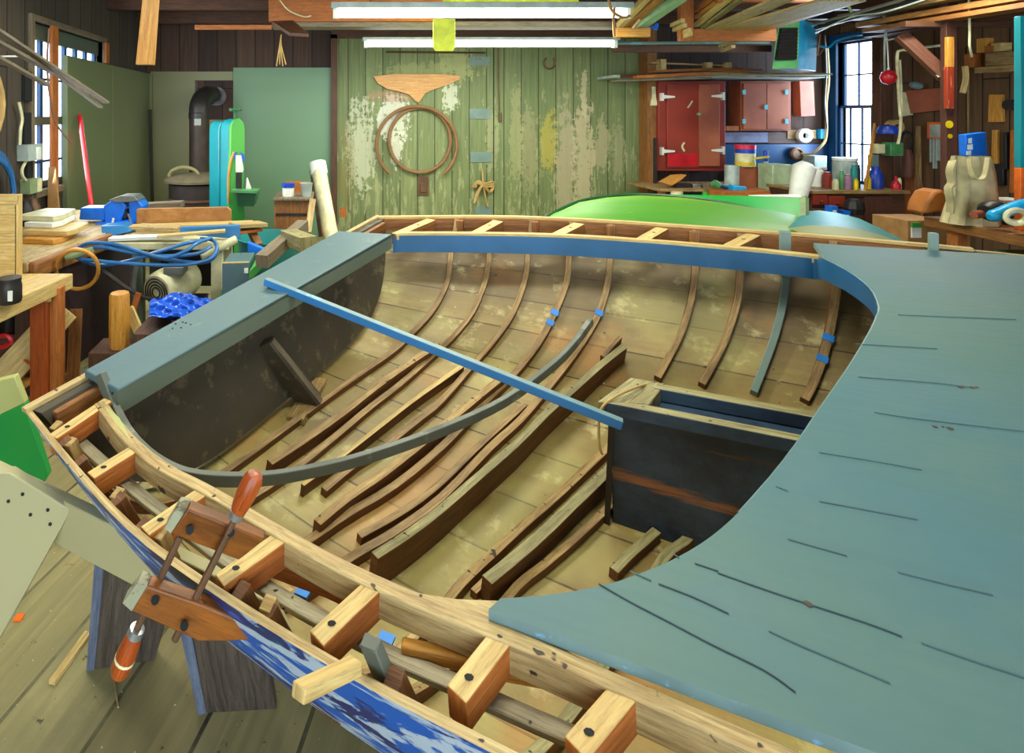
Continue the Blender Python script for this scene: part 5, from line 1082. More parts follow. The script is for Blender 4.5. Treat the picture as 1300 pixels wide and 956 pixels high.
part(MB().sweep(smoothpts([W(869, 181, D-.035), W(866, 186, D-.035), (W(869, 192, D-.035))], 3), .02, .006, (0, -1, 0)), 'crescent_mark', 'cream', dl, 0); part(MB().sweep(smoothpts([W(879, 128, D-.035), W(876, 133, D-.035), W(873, 137, D-.035)], 3), .016, .006, (0, -1, 0)), 'crescent_mark', 'cream', dl, 0)
# second cabinet
c2 = thing('brown_cabinet', 'brick brown double-door wall cabinet with small blue hinges right of the red cabinet', 'cabinet', V(W(972, 166, 6.75)))
part(B(940, 1004, 103, 166, 7.0, .2), 'body', 'redbr2', c2); dA = part(B(944, 973, 106, 164, 6.97, .03), 'door', 'redbr2', c2); dB = part(B(974, 1002, 106, 164, 6.97, .03), 'door', 'redbr2', c2)
for x, y, pr in ((945, 117, dA), (945, 154, dA), (999, 117, dB), (999, 154, dB), (973, 136, dA)): part(B(x-2, x+2, y-3, y+3, 6.955, .015), 'hinge' if x != 973 else 'latch', 'hpale' if 'hpale' in M else 'battop', pr, 0)
tag(B(922, 938, 160, 166, 6.98, .2).build('short_shelf', 'orange'), 'short orange shelf between the two cabinets', 'shelf')
tag(B(920, 975, 168, 181, 7.15, .05).build('lavender_board', 'lav' if 'lav' in M else 'ribgrey', bevel=.002), 'pale lavender board under the gap between cabinets', 'board')
tag(B(975, 1010, 168, 182, 7.16, .04).build('plum_board', 'brown', bevel=.002), 'dull plum board under the brick brown cabinet', 'board')
tag(B(920, 1052, 183, 240, 7.17, .03).build('blue_backboard', 'winblue', bevel=.002), 'deep blue painted board behind the cans on the back shelf', 'board')
m = MB(); m.prism([W(1015, 103, 7.08), W(1033, 103, 7.08), W(1035, 147, 7.08), W(1017, 148, 7.08)], (0, .12, 0)); tag(m.build('hanging_box', 'redbr2', bevel=.004), 'narrow brown box hanging right of the brick brown cabinet', 'box')
def ring(x, y, ro, ri, d, t): return MB().lathe([(ri, 0), (ro, 0), (ro, t), (ri, t), (ri, 0)], W(x, y, d), (0, -1, 0), 24)
tag(B(1000, 1036, 165, 176, 7.15, .05).build('peg_rail', 'rib'), 'brown rail behind the white tape roll', 'rail')
tag(ring(1019, 172, .088, .04, 7.14, .05).build('tape_roll', 'white'), 'white tape roll hung below the narrow hanging box', 'tape roll')
tag(MB().lathe([(.08, 0), (.08, .04), (.06, .05), (.055, .03), (0, .03)], W(1009, 195, 7.15), (0, -1, 0), 24).build('round_tin', 'rust'), 'round brown tin lid hung below the white tape roll', 'tin')
m = MB(); m.tube(smoothpts([W(1017, 195, 6.85), W(1030, 195, 6.8), W(1042, 186, 6.8), W(1049, 172, 6.9), W(1049, 130, 6.95), W(1052, 100, 6.9), W(1050, 60, 6.9)]), .014, 7); tag(m.build('conduit', 'rope'), 'tan cable curving up beside the blue window', 'cable')
tag(B(1042, 1049, 164, 176, 7.1, .08).build('socket_box', 'hblue'), 'small blue socket box left of the blue window', 'socket')
# back counter with cans
zs_ = W(0, 240, 6.3).z
bc = thing('back_counter', 'cluttered dark counter along the back wall under the cabinets', 'counter', V((4.4, 6.5, 0)))
part(MB().box(W(838, 0, 6.3).x, W(1032, 0, 6.3).x, 6.3, 7.0, zs_-.03, zs_), 'counter_top', 'rib', bc)
for x in (842, 925, 1026): xx = W(x, 0, 6.35).x; part(MB().box(xx-.03, xx+.03, 6.35, 6.41, 0, zs_-.03), 'leg', 'orange', bc)
part(MB().box(W(842, 0, 6.35).x, W(1028, 0, 6.35).x, 6.4, 6.9, .3, .33), 'lower_shelf', 'brown', bc)
def can(x0, x1, y0, y1, d, mats, name, lab, cat, zb0=None, prof=None, grp=None, n=18):
    p = W((x0+x1)/2, y1, d); r = (x1-x0)/2/F0*d; h = (y1-y0)/F0*d
    if zb0 is not None: p.z = zb0
    t = thing(name, lab, cat, p, grp)
    for nm, mat, prf in mats: part(MB().lathe([(a*r, b*h) for a, b in prf], p, n=n), nm, mat, t, 0)
    return t
cyl = [(0, 0), (1, 0), (1, 1), (0, 1)]
can(921, 937, 212, 241, 6.4, [('body', 'clear', [(0, 0), (1, 0), (1, .97), (.96, 1), (0, 1)])], 'steel_canister', 'tall silver canister left of the brown box on the back counter', 'canister', zs_)
tag(B(937, 963, 211, 239, 6.45, .22).build('brown_carton', 'redbr2', bevel=.004), 'brown box carrying the red-lidded tub on the back counter', 'box')
ctb = can(935, 957, 184, 211, 6.5, [('tub', 'cream', [(0, 0), (.95, 0), (1, .62), (0, .62)]), ('label_band', 'blued', [(.0, .62), (1.02, .62), (1.02, .82), (0, .82)]), ('lid', 'pink', [(0, .82), (1.03, .82), (1.03, 1), (0, 1)]), ('yellow_band', 'yellow', [(.98, .05), (1.0, .05), (1.01, .2), (.99, .2)])], 'plastic_tub', 'tub with pink-red lid and blue and yellow label on the brown box', 'tub')
can(964, 980, 192, 240, 6.4, [('bottle', 'clear', [(0, 0), (1, 0), (1, .35), (.35, .62), (.3, .7), (0, .7)]), ('sprayer', 'blued', [(0, .7), (.32, .7), (.3, .98), (0, 1)])], 'spray_bottle', 'clear spray bottle with blue head left of the green tank', 'bottle', zs_)
m = MB(); m.bar(W(958, 201, 6.35), W(976, 199, 6.35), .025, .02); tag(m.build('spray_trigger', 'yellow'), 'yellow sprayer nozzle sticking left from the spray bottle', 'nozzle')
tag(B(981, 1006, 209, 246, 6.2, .22).build('paint_tin', 'sagecan' if 'sagecan' in M else 'sage', bevel=.008), 'large pale green rectangular tin on the back counter', 'tin')
can(1006, 1014, 224, 245, 6.3, [('body', 'card', cyl)], 'small_can', 'small tan can squeezed right of the pale green tin', 'can', zs_)
m = MB(); m.tube([W(1013, 250, 5.7), W(1016, 235, 5.7), W(1021, 213, 5.75), W(1024, 207, 5.75)], [.075, .085, .10, .05], 16); tag(m.build('paper_roll', 'white'), 'white paper roll standing between counter and drawer unit', 'roll')
m = MB(); m.prism([W(842, 232, 6.35), W(858, 223, 6.35), W(872, 222, 6.35), W(866, 228, 6.35), W(853, 236, 6.35)], (0, .1, 0)); tag(m.build('tan_offcut', 'amber', bevel=.003), 'tan wood offcut at the left end of the back counter', 'offcut')
for i, (x0, x1, y0, y1, mt) in enumerate(((858, 878, 233, 239, 'dmetal'), (880, 890, 234, 239, 'steel'), (893, 903, 233, 239, 'bare'))): tag(B(x0, x1, y0, y1, 6.4, .1).build('hand_tool', mt, bevel=.004), ('dark low tool on the back counter beside the tan offcut', 'small shiny tool in the middle of the back counter', 'greyish small tool left of the teal drill')[i], 'tool')
dr_ = thing('power_drill', 'teal power drill lying on the back counter below the canister', 'drill', V(W(925, 241, 6.2)))
part(MB().tube([W(906, 232, 6.2), W(912, 236, 6.2)], .04, 10), 'handle_end', 'hgreen', dr_, 0); part(MB().tube([W(912, 235, 6.2), W(928, 240, 6.2)], .022, 10), 'barrel', 'winblue', dr_, 0); part(MB().tube([W(927, 240, 6.15), W(945, 241, 6.15)], [.05, .04], 12), 'motor_housing', 'hblue', dr_, 0)
for i, (x0, x1, y0, y1, mt, l_) in enumerate(((852, 866, 243, 252, 'cream', 'cream ring-shaped tin under the left of the back counter'), (892, 900, 243, 251, 'greenen', 'lime green small tub under the back counter'), (901, 904, 241, 252, 'pink', 'thin red bottle under the back counter'), (910, 916, 245, 252, 'orangep', 'small orange tub under the back counter'))):
    can(x0, x1, y0, y1, 6.3, [('body', mt, cyl)], 'small_tub', l_, 'tub', None, None, 'small tubs under the back counter')
m = MB(); m.prism([W(918, 254, 6.0), W(920, 244, 6.0), W(978, 242, 6.0), W(980, 252, 6.0)], (0, .25, 0)); tag(m.build('orange_tray', 'orange', bevel=.004), 'orange wooden tray in front of the back counter above the green dinghy', 'tray')
m = MB(); m.box(W(920, 0, 6).x, W(978, 0, 6).x, 6.0, 6.25, 0, W(0, 253, 6).z-.0); tag(m.build('low_cabinet', 'brown'), 'dark low cabinet under the orange tray', 'cabinet')
tag(B(831, 834, 175, 262, 6.8, .03).build('dark_lath', 'dmetal'), 'dark lath standing by the post under the red cabinet', 'lath')
# corner drawer unit
zk = W(0, 243, 5.7).z
dk = thing('drawer_unit', 'dark red-brown drawer unit with a door under the blue window', 'drawer unit', V((5.2, 5.9, 0)))
x0 = W(1030, 0, 5.7).x; x1 = W(1148, 0, 5.7).x; xm = W(1096, 0, 5.7).x
part(MB().box(x0, x1, 5.7, 6.25, 0, zk-.02), 'body', 'brown', dk); part(MB().box(x0-.02, x1+.02, 5.66, 6.27, zk-.02, zk+.01), 'unit_top', 'rib', dk)
part(B(1099, 1133, 250, 312, 5.67, .03), 'door', 'redwood' if 'redwood' in M else 'brown', dk)
for a, b, c, d in ((1033, 1051, 247, 260), (1053, 1073, 249, 263)):
    q = part(B(a, b, c, d, 5.67, .03), 'drawer', 'redbr', dk); part(MB().lathe([(.01, 0), (.014, .02), (0, .025)], W((a+b)/2, (c+d)/2+2, 5.67), (0, -1, 0), 8), 'knob', 'rust', q, 0)
part(B(1033, 1073, 265, 285, 5.67, .03), 'drawer', 'brown', dk)
for i, (a, b, c, d) in enumerate(((1056, 1064, 262, 279), (1072, 1080, 268, 283))):
    t = thing('blue_carton', ('left blue and white carton in front of the drawer unit', 'right blue and white carton in front of the drawer unit')[i], 'carton', V(W(a, d, 5.5)), 'blue cartons by the drawer unit'); part(B(a, b, c, d, 5.5, .08), 'carton', 'bluepaint', t, .002); part(B(a+2, b-2, c+5, d-5, 5.495, .01), 'white_label', 'white', t, 0)
m = MB(); m.box(W(1050, 0, 5.5).x, W(1100, 0, 5.5).x, 5.45, 5.62, 0, W(0, 283, 5.5).z); tag(m.build('carton_stand', 'orange', bevel=.004), 'orange-red low box under the blue cartons', 'box')
m = MB(); rr = [(0, 0), (.07, 0), (.085, .06), (.07, .12), (.04, .15), (0, .15)]; m.lathe(rr, W(1084, 272, 5.55), n=9); tag(m.build('black_bag', 'black', ang=10), 'lumpy black bag hanging on the drawer unit', 'bag')
# bottles and cans on the drawer unit
z1 = zk+.012
L_ = [(1030, 1044, 214, 238, 'white', 'white box-shaped can at the left end of the drawer unit', 6.0), (1045, 1055, 221, 241, 'redbr', 'dark red can right of the white can on the drawer unit', 5.9), (1057, 1064, 230, 243, 'cream', 'short cream can near the front of the drawer unit', 5.75), (1072, 1080, 224, 243, 'lavcan' if 'lavcan' in M else 'clear', 'mauve can in front of the big clear jar', 5.75), (1081, 1088, 213, 243, 'tealflat', 'tall teal bottle right of the big clear jar', 5.85), (1089, 1092, 212, 242, 'dmetal', 'thin dark bottle between teal bottle and yellow tin', 5.85), (1098, 1105, 228, 244, 'yellow', 'yellow tin left of the blue jug', 5.8), (1084, 1089, 229, 243, 'yellow', 'thin yellow tin below the teal bottle', 5.74), (1066, 1071, 219, 243, 'hgreen', 'narrow green bottle in front of the clear jar', 5.78), (1140, 1144, 232, 246, 'cream', 'small cream tin at the right end of the drawer unit', 5.8)]
for a, b, c, d, mt, l_, dd in L_: can(a, b, c, d, dd, [('body', mt, [(0, 0), (1, 0), (1, .8), (.7, .88), (.7, 1), (0, 1)])], 'shop_can', l_, 'can', z1, None, 'cans and bottles on the drawer unit')
can(1060, 1085, 205, 240, 6.1, [('glass', 'clear', [(0, 0), (1, 0), (1, .85), (.9, .9), (0, .9)]), ('lid', 'white', [(0, .9), (1, .9), (1, 1), (0, 1)])], 'large_jar', 'big clear jar with a white lid under the blue window', 'jar', z1)
can(1104, 1119, 216, 244, 5.85, [('jug', 'blued', [(0, 0), (1, 0), (1.05, .6), (.6, .82), (.5, .82), (.45, 1), (0, 1)])], 'blue_jug', 'deep blue jug in the right corner of the blue window', 'jug', z1)
can(1133, 1142, 229, 246, 5.75, [('bottle', 'red', [(0, 0), (1, 0), (1.1, .35), (.5, .65), (.3, .7), (.3, 1), (0, 1)])], 'red_bottle', 'small round red bottle at the right of the drawer unit', 'bottle', z1)
tag(B(1034, 1050, 198, 213, 6.95, .2).build('grey_toolbox', 'clear', bevel=.006), 'pale grey box on a ledge left of the blue window', 'box')
tag(B(1032, 1050, 213, 216, 6.9, .3).build('window_ledge', 'rib'), 'small ledge carrying the pale grey box', 'ledge')
m = MB(); m.bar(W(1098, 246, 5.7), W(1112, 150, 6.1), .02, .02, (0, 1, 0)); tag(m.build('thin_cane', 'amber'), 'thin tan cane leaning in front of the right edge of the blue window', 'cane')
# dark post with fittings right of the window
tag(MB().box(W(1118, 0, 6).x, W(1133, 0, 6).x, 6.0, 6.1, 0, CZ).build('wall_post', 'brown', bevel=.004), 'dark upright post right of the blue window', 'post')
tag(B(1131, 1147, 181, 198, 5.9, .1).build('power_box', 'hgreen', bevel=.004), 'grey-green electrical box on the dark post', 'electrical box')
tag(B(1114, 1124, 183, 195, 5.9, .08).build('cream_box', 'cream', bevel=.004), 'small cream box on the left of the dark post', 'box')
tag(B(1108, 1116, 197, 211, 5.9, .06).build('pale_box', 'ribgrey', bevel=.004), 'small pale blue box below the cream box', 'box')
tag(ring(1131, 161, .075, .03, 5.99, .07).build('rope_roll', 'rope'), 'tan roll hung on top of the dark post', 'roll')
m = MB(); m.lathe([(0, 0), (.085, 0), (.09, .02), (.07, .08), (0, .1)], W(1127, 170, 5.9), n=16); tag(m.build('hat', 'blued'), 'deep blue cap hung over the tan roll', 'hat')
# right wall fittings; depth planes in front of the wall
m = MB(); m.prism([WR(1150, 115), WR(1201, 111), WR(1201, 139), WR(1157, 144)], (.03, 0, 0)); tag(m.build('reddish_plank', 'redbr2', bevel=.002), 'wide reddish plank on the right wall behind the post', 'plank')
m = MB(); m.prism([WR(1145, 117), WR(1149.5, 117), WR(1156, 146), WR(1145, 148)], (.03, 0, 0)); tag(m.build('mint_board', 'cream'), 'pale mint wedge at the left end of the reddish plank', 'board')
m = MB(); m.lathe([(0, 0), (.035, 0), (.04, .06), (.02, .1), (0, .1)], WR(1168, 110, .08), (-1, 0, .3), n=12); tag(m.build('glass_insulator', 'battop'), 'small pale glass piece above the reddish plank', 'insulator')
m = MB(); m.lathe([(0, -.075), (.05, -.05), (.065, 0), (.05, .05), (0, .075)], W(1128, 98, 5.5), n=16); tag(m.build('red_float', 'red', ang=180), 'round red float hanging beside the blue window', 'float')
m = MB(); m.tube([W(1128, 86, 5.5), W(1127, 92, 5.5)], .01, 6); m.tube(smoothpts([W(1121, 20, 5.4), W(1126, 50, 5.5), W(1128, 88, 5.5)]), .006, 6); tag(m.build('float_line', 'white'), 'thin line holding the red float', 'line')
fr_ = thing('drip_board', 'pale square board with orange border and long white drips on the right wall', 'board', V(WR(1186, 215)))
part(MB().prism([WR(1177, 155), WR(1195, 155), WR(1195, 176), WR(1177, 176)], (.03, 0, 0)), 'orange_border', 'orangep', fr_, 0); part(MB().prism([WR(1180, 158, .045), WR(1193, 158, .045), WR(1193, 174, .045), WR(1180, 174, .045)], (.03, 0, 0)), 'pale_square', 'clear', fr_, 0)
for x, y in ((1183, 206), (1187, 214), (1191, 204)): part(MB().bar(WR(x, 172, .02), WR(x, y, .02), .02, .03, (1, 0, 0)), 'paint_drip', 'clear', fr_, 0)
for i, (x0, x1, y0, y1, mt, l_) in enumerate(((1147, 1166, 205, 290, 'orange', 'wide orange plank leaning on the right wall behind the drawer unit'), (1160, 1168, 160, 270, 'rib', 'thin dark lath leaning on the right wall beside the orange plank'), (1163, 1170, 232, 285, 'orangep', 'narrow bright orange strip beside the orange plank'), (1225, 1228, 60, 250, 'rib', 'narrow dark lath right of the tall post'))):
    fz = lambda x: (lambda d: V((XR-.10, d, 0)))(Xd(x, XR-.10))
    tag(MB().prism([WR(x0+2, y0), WR(x1-2, y0), fz(x1), fz(x0)], (.03, 0, 0)).build('leaning_plank', mt, bevel=.002), l_, 'plank')
m = MB(); m.tube([WR(1150+7*math.cos(t), 180+13*math.sin(t), .1) for t in [i*.45 for i in range(14)]], .016, 7); tag(m.build('iron_ring', 'dmetal'), 'dark iron ring hung above the orange plank', 'ring')
m = MB(); m.lathe([(0, 0), (.05, 0), (.055, .2), (.03, .3), (0, .3)], WR(1152, 225, .12), n=12); tag(m.build('rag', 'brownbr'), 'reddish rag hung on the orange plank', 'rag')
# tall post and brace
ps = thing('roof_post', 'tall roof post with amber top and red painted middle at the right', 'post', V((5.2, 4.8, 0)))
a = W(1209, 0, 4.8).x; part(MB().box(a-.05, a+.045, 4.8, 4.85, 0, CZ), 'post_body', 'redwood', ps)
part(MB().box(W(1202, 0, 4.78).x, W(1210, 0, 4.78).x, 4.77, 4.80, W(0, 85, 4.78).z, W(0, 47, 4.78).z), 'amber_block', 'amber', ps); part(MB().box(W(1201, 0, 4.78).x, W(1210, 0, 4.78).x, 4.77, 4.80, W(0, 138, 4.78).z, W(0, 85, 4.78).z), 'red_streak', 'redst' if 'redst' in M else 'red', ps)
part(MB().bar(W(1143, 44, 5.0), W(1203, 100, 4.85), .05, .10, (1, 0, 1)), 'brace', 'brownbr' if 'brownbr' in M else 'redbr', ps)
for x, y, r in ((1205, 158, 5), (1206, 173, 3)): part(MB().lathe([(r/F0*4.8, 0), (r/F0*4.8, .003)], W(x, y, 4.798), (0, -1, 0), 9), 'paint_spot', 'yellow', ps, 0)
m = MB(); m.sweep(smoothpts([W(1225, 84, 4.9), W(1226, 100, 4.9), W(1222, 118, 4.9)]), .035, .02, (0, -1, 0)); tag(m.build('wooden_horn', 'pale'), 'curved pale wooden handle hung right of the tall post', 'handle')
# shelf upper right
tag(MB().prism([WR(1237, 86, .35), WR(1298, 81, .35), WR(1298, 90, .35), WR(1237, 93, .35)], (.35, 0, 0)).build('high_shelf', 'rib', bevel=.002), 'rough shelf board high on the right wall carrying wood blocks', 'shelf')
for i, (x0, x1, y0, y1, mt, l_) in enumerate(((1236, 1250, 68, 85, 'orange', 'orange wood block at the left end of the high shelf'), (1252, 1262, 48, 66, 'amber', 'upright amber block on the grey box of the high shelf'), (1262, 1270, 57, 66, 'orange', 'small orange block beside the upright amber block'), (1271, 1285, 54, 65, 'pale2', 'round-topped pale block on the high shelf'))):
    tag(B(x0, x1, y0, y1, Xd(x0, XR-.3), .08).build('wood_block', mt, bevel=.003), l_, 'block', 'wood blocks on the high shelf')
tag(MB().prism([WR(1251, 68, .3), WR(1297, 64, .3), WR(1297, 81, .3), WR(1251, 84, .3)], (.2, 0, 0)).build('grey_beam', 'rib', bevel=.003), 'thick dark timber on the high shelf', 'timber')
# bench at the right
rb = thing('right_workbench', 'rough workbench on the right with canvas bag and tools on it', 'workbench', V((5.0, 4.0, 0)))
m = MB(); m.hexa([V((4.48, 3.3, .675)), V((5.7, 3.3, .675)), V((5.7, 3.3, .75)), V((4.48, 3.3, .75)), V((4.65, 4.45, .675)), V((5.7, 4.45, .675)), V((5.7, 4.45, .75)), V((4.65, 4.45, .75))]); part(m, 'bench_top', 'brownin', rb, .008)
part(MB().box(4.70, 4.78, 4.25, 4.33, 0, .675), 'leg', 'orange', rb); part(MB().box(5.55, 5.65, 4.25, 4.33, 0, .675), 'leg', 'orange', rb); part(MB().box(4.56, 4.64, 3.35, 3.43, 0, .675), 'leg', 'orange', rb)
part(MB().box(4.72, 5.6, 3.4, 4.3, .42, .45), 'lower_shelf', 'brown', rb)
m = MB(); m.box(4.85, 5.2, 3.9, 4.15, .451, .56); tag(m.build('green_case', 'hgreen', bevel=.006), 'dull green case on the lower shelf of the right bench', 'case')
cb_ = thing('cardboard_box', 'brown cardboard box with a green and white label under the right bench end', 'box', V(W(1165, 312, 4.6)))
a = W(1152, 312, 4.6); b = W(1204, 280, 4.6); part(MB().box(a.x, b.x, 4.6, 4.9, 0, b.z), 'carton', 'card', cb_, .004); part(B(1158, 1170, 283, 302, 4.59, .01), 'paper_label', 'white', cb_, 0); part(B(1158, 1170, 283, 289, 4.585, .01), 'green_band', 'greenen', cb_, 0)
# canvas bag
bg = thing('canvas_bag', 'cream canvas tote bag with looped handle standing on the right bench', 'bag', V(W(1230, 273, 4.15)))
rows = []; zb0 = .751; d = 4.15
for i, (y, x0, x1) in enumerate(((273, 1203, 1260), (262, 1208, 1259), (248, 1212, 1259), (232, 1213, 1258), (217, 1212, 1257), (205, 1211, 1255), (198, 1212, 1253))):
    r = []
    for j in range(33):
        t = j/32*2*math.pi; cx = (x0+x1)/2; hw = (x1-x0)/2; dep = .12-.011*i
        p = W(cx+hw*math.cos(t), y, d); fold = .012*math.sin(t*9+i*.3)*(1-i*.05); p.y += dep*math.sin(t)*-1+fold*1.6; p.z = max(zb0, p.z) if i else zb0; r.append(p)
    rows.append(r)
m = MB(); m.grid(rows, flip=False); m.grid([[p+V((0, .0, -.001))+(V((rows[0][0].x*0, 0, 0))) for p in r] for r in rows], flip=True); m.f.append(list(range(0, 32))); m.u.append([(0, 0)]*32); m.m.append(0)
part(m, 'bag_body', 'canvas', bg, 0, ang=180)
part(MB().sweep(smoothpts([W(1230, 201, 4.04), W(1232, 215, 4.02), W(1236, 225, 4.0), W(1243, 228, 4.0), W(1250, 222, 4.02), W(1254, 200, 4.04)], 5), .008, .03, (0, -1, 0)), 'bag_handle', 'canvas', bg, 0)
part(MB().sweep(smoothpts([W(1210, 204, 4.1), W(1206, 218, 4.08), W(1208, 232, 4.08), W(1204, 240, 4.06), W(1207, 258, 4.05), W(1206, 270, 4.05)], 4), .012, .05, (0, -1, 0)), 'loose_strap', 'canvas', bg, 0)
bb_ = thing('blue_packet', 'bright blue packet sticking out of the canvas bag', 'packet', V(W(1238, 200, 4.2))); part(MB().prism([W(1226, 171, 4.2), W(1252, 168, 4.2), W(1254, 200, 4.2), W(1227, 203, 4.2)], (0, .05, 0)), 'packet', 'bluepaint', bb_, .003)
for x0, y0, x1, y1 in ((1230, 176, 1234, 182), (1229, 184, 1235, 190), (1228, 192, 1233, 197)): part(MB().prism([W(x0, y0, 4.195), W(x1, y0-1, 4.195), W(x1, y1, 4.195), W(x0, y1, 4.195)], (0, .01, 0)), 'white_lettering', 'white', bb_, 0)
m = MB(); m.prism([W(1174, 272, 4.3), W(1177, 258, 4.3), W(1186, 244, 4.3), W(1198, 240, 4.3), W(1203, 250, 4.3), W(1200, 268, 4.3)], (0, .15, 0)); tag(m.build('leather_pouch', 'leather' if 'leather' in M else 'orange', bevel=.02), 'orange-brown leather tool pouch left of the canvas bag', 'pouch')
hg = thing('power_sander', 'black and pink handled power tool lying right of the canvas bag', 'power tool', V(W(1255, 278, 3.95)))
part(MB().tube([W(1236, 273, 3.95), W(1249, 271, 3.95)], .028, 12), 'grip', 'redbr2', hg, 0); part(MB().lathe([(0, -.05), (.05, -.05), (.07, -.02), (.07, .04), (.045, .07), (0, .07)], W(1259, 268, 3.93), (1, .1, .2), 18), 'head', 'dmetal', hg, 0)
m = MB(); m.tube(smoothpts([W(1256, 276, 3.8), W(1268, 272, 3.8), W(1282, 266, 3.8), W(1300, 260, 3.8), W(1320, 258, 3.8)]), [.02, .03]+[.04]*15, 12); tag(m.build('teal_tool', 'hblue'), 'teal blue long power tool at the right edge of the bench', 'power tool')
m = MB()
m.tube(smoothpts([W(1290+13*math.cos(i*.7), 277+8*math.sin(i*.7)-i*.2, 3.6+.01*i) for i in range(22)], 3), .014, 7); tag(m.build('cord_coil', 'cream'), 'coil of cream cord at the right front corner of the bench', 'cord')
m = MB(); pbox(m, 1275, 1310, 254, 263, 4.1, .15); 
tag(m.build('white_case', 'white', bevel=.005), 'white and red case behind the teal power tool', 'case')
zz = W(0, 263, 4.1).z; m = MB(); m.box(W(1275, 0, 4.1).x, 5.4, 4.1, 4.25, .751, zz-.0); tag(m.build('case_support', 'brown'), 'dark block under the white case', 'block')
# tools on the far right wall
for i, (x0, x1, y0, y1, mt, l_) in enumerate(((1254, 1272, 120, 155, 'amber', 'amber wooden tool hung on the right wall above the blue packet'), (1258, 1266, 165, 208, 'amber', 'long amber handle hung on the right wall right of the packet'), (1281, 1290, 165, 245, 'orange', 'long orange handle hung on the right wall near the edge'), (1258, 1274, 208, 235, 'black', 'black square pan hung right of the canvas bag'), (1272, 1278, 168, 215, 'black', 'long black tool hung between the wooden handles'))):
    tag(MB().prism([WR(x0+1, y0), WR(x1-1, y0), WR(x1, y1), WR(x0, y1)], (.035, 0, 0)).build('hung_tool', mt, bevel=.004), l_, 'tool', 'tools hung on the right wall')
m = MB(); m.lathe([(0, 0), (.05, 0), (.05, .03), (0, .03)], WR(1284, 133, .04), (-1, 0, 0), 18); tag(m.build('round_tool', 'dmetal'), 'round dark disc hung at the right edge of the wall', 'disc')
es = thing('teal_door_edge', 'teal board with an orange foot standing at the right edge of the picture', 'board', V((4.6, 3.7, 0)))
a = W(1296, 0, 3.9).x; part(MB().box(a, a+.3, 3.9, 3.94, W(0, 213, 3.9).z, W(0, 20, 3.9).z), 'teal_panel', 'teal', es); part(MB().box(a, a+.3, 3.9, 3.94, .751, W(0, 213, 3.9).z), 'orange_panel', 'orangep', es)
# ================================================================== OVERHEAD
def fixture(x0, x1, ytube, d, lab, rt=.019, housing=.05):
    a, b = W(x0, ytube, d), W(x1, ytube, d)
    t = thing('tube_or_fill_light', lab, 'fluorescent light', V(((a.x+b.x)/2, d, a.z)))
    part(MB().box(a.x-.03, b.x+.03, d-.06, d+.06, a.z+rt+.005, a.z+rt+.005+housing), 'housing', 'clear', t)
    part(MB().tube([a+V((.02, 0, 0)), b-V((.02, 0, 0))], rt, 12), 'tube', 'tube', t, 0)
    for p in (a, b): part(MB().box(p.x-.015, p.x+.02, d-.025, d+.025, p.z-rt-.01, p.z+rt+.012), 'end_socket', 'white', t)
    for x in (a.x+.3, b.x-.3): part(MB().tube([V((x, d, a.z+rt+.04)), V((x, d, CZ))], .004, 5), 'hanger_wire', 'dmetal', t, 0)
    return t
fixture(425, 796, 17.5, 4.75, 'long near fluorescent tube light hanging at the top of the picture', .034, .05)
fixture(464, 780, 56, 5.6, 'second fluorescent tube light hanging lower, just above the green door', .028, .03)
for i, (x, y) in enumerate(((.5, 1.3), (.7, 3.0), (-.9, 3.6), (4.6, 4.4), (-1.5, 1.6))):   # unseen fill fixtures, added above the frame to brighten boat and benches
    t = thing('tube_or_fill_light', ('added unseen fill tube light over the near rail', 'added unseen fill tube light over the open cockpit', 'added unseen fill tube light over the stern', 'added unseen fill tube light over the right workbench', 'added unseen fill tube light over the trestle')[i], 'fluorescent light', V((x, y, CZ-.1)))
    part(MB().box(x-.62, x+.62, y-.08, y+.08, CZ-.12, CZ-.0), 'housing', 'clear', t); part(MB().tube([V((x-.58, y-.03, CZ-.145)), V((x+.58, y-.03, CZ-.145))], .019, 10), 'tube', 'tube', t, 0); part(MB().tube([V((x-.58, y+.05, CZ-.145)), V((x+.58, y+.05, CZ-.145))], .019, 10), 'tube', 'tube', t, 0)
def slab(x0, x1, y0, y1, d, dep, name, mat, lab, cat, bev=.003, grp=None): return tag(B(x0, x1, y0, y1, d, dep).build(name, mat, bevel=bev), lab, cat, grp)
slab(341, 562, -28, 27, 5.1, .05, 'roof_beam', 'orange', 'wide orange-brown board across the roof behind the near tube light', 'beam')
slab(562, 735, -28, 19, 5.1, .05, 'lit_roof_board', 'ygreen' if 'ygreen' in M else 'amber', 'right end of the orange roof board, greenish tube light put into its colour', 'beam')  # same roof board, the greenish tube light on it painted as colour
slab(345, 800, 27, 34, 5.14, .2, 'roof_lath', 'bare', 'greyish ledge under the wide roof board', 'lath')
slab(247, 345, 31.5, 37, 5.0, .04, 'thin_lath', 'orange', 'thin orange lath sticking left from the wide roof board', 'lath')
m = MB(); m.prism([W(345, 31, 5.0), W(372, 30, 5.0), W(392, 47, 4.8), W(368, 46, 4.8)], (0, 0, .03)); tag(m.build('short_board', 'brown', bevel=.002), 'short brown board lying across under the left end of the roof board', 'board')
m = MB()
for k in range(4): m.tube(smoothpts([W(357, 44, 4.95), W(355+k*.7, 58, 4.95), W(351+k*4, 84-2*(k % 2), 4.95)]), .006, 6)
tag(m.build('twine', 'rope'), 'strands of tan twine hanging from the short brown board', 'twine')
m = MB(); m.tube(smoothpts([W(350, -8, 5.0), W(365, 12, 5.0), W(385, 21, 5.0), W(395, 20, 5.0)]), .006, 6); tag(m.build('beam_wire', 'cream'), 'pale wire drooping over the orange roof board', 'wire')
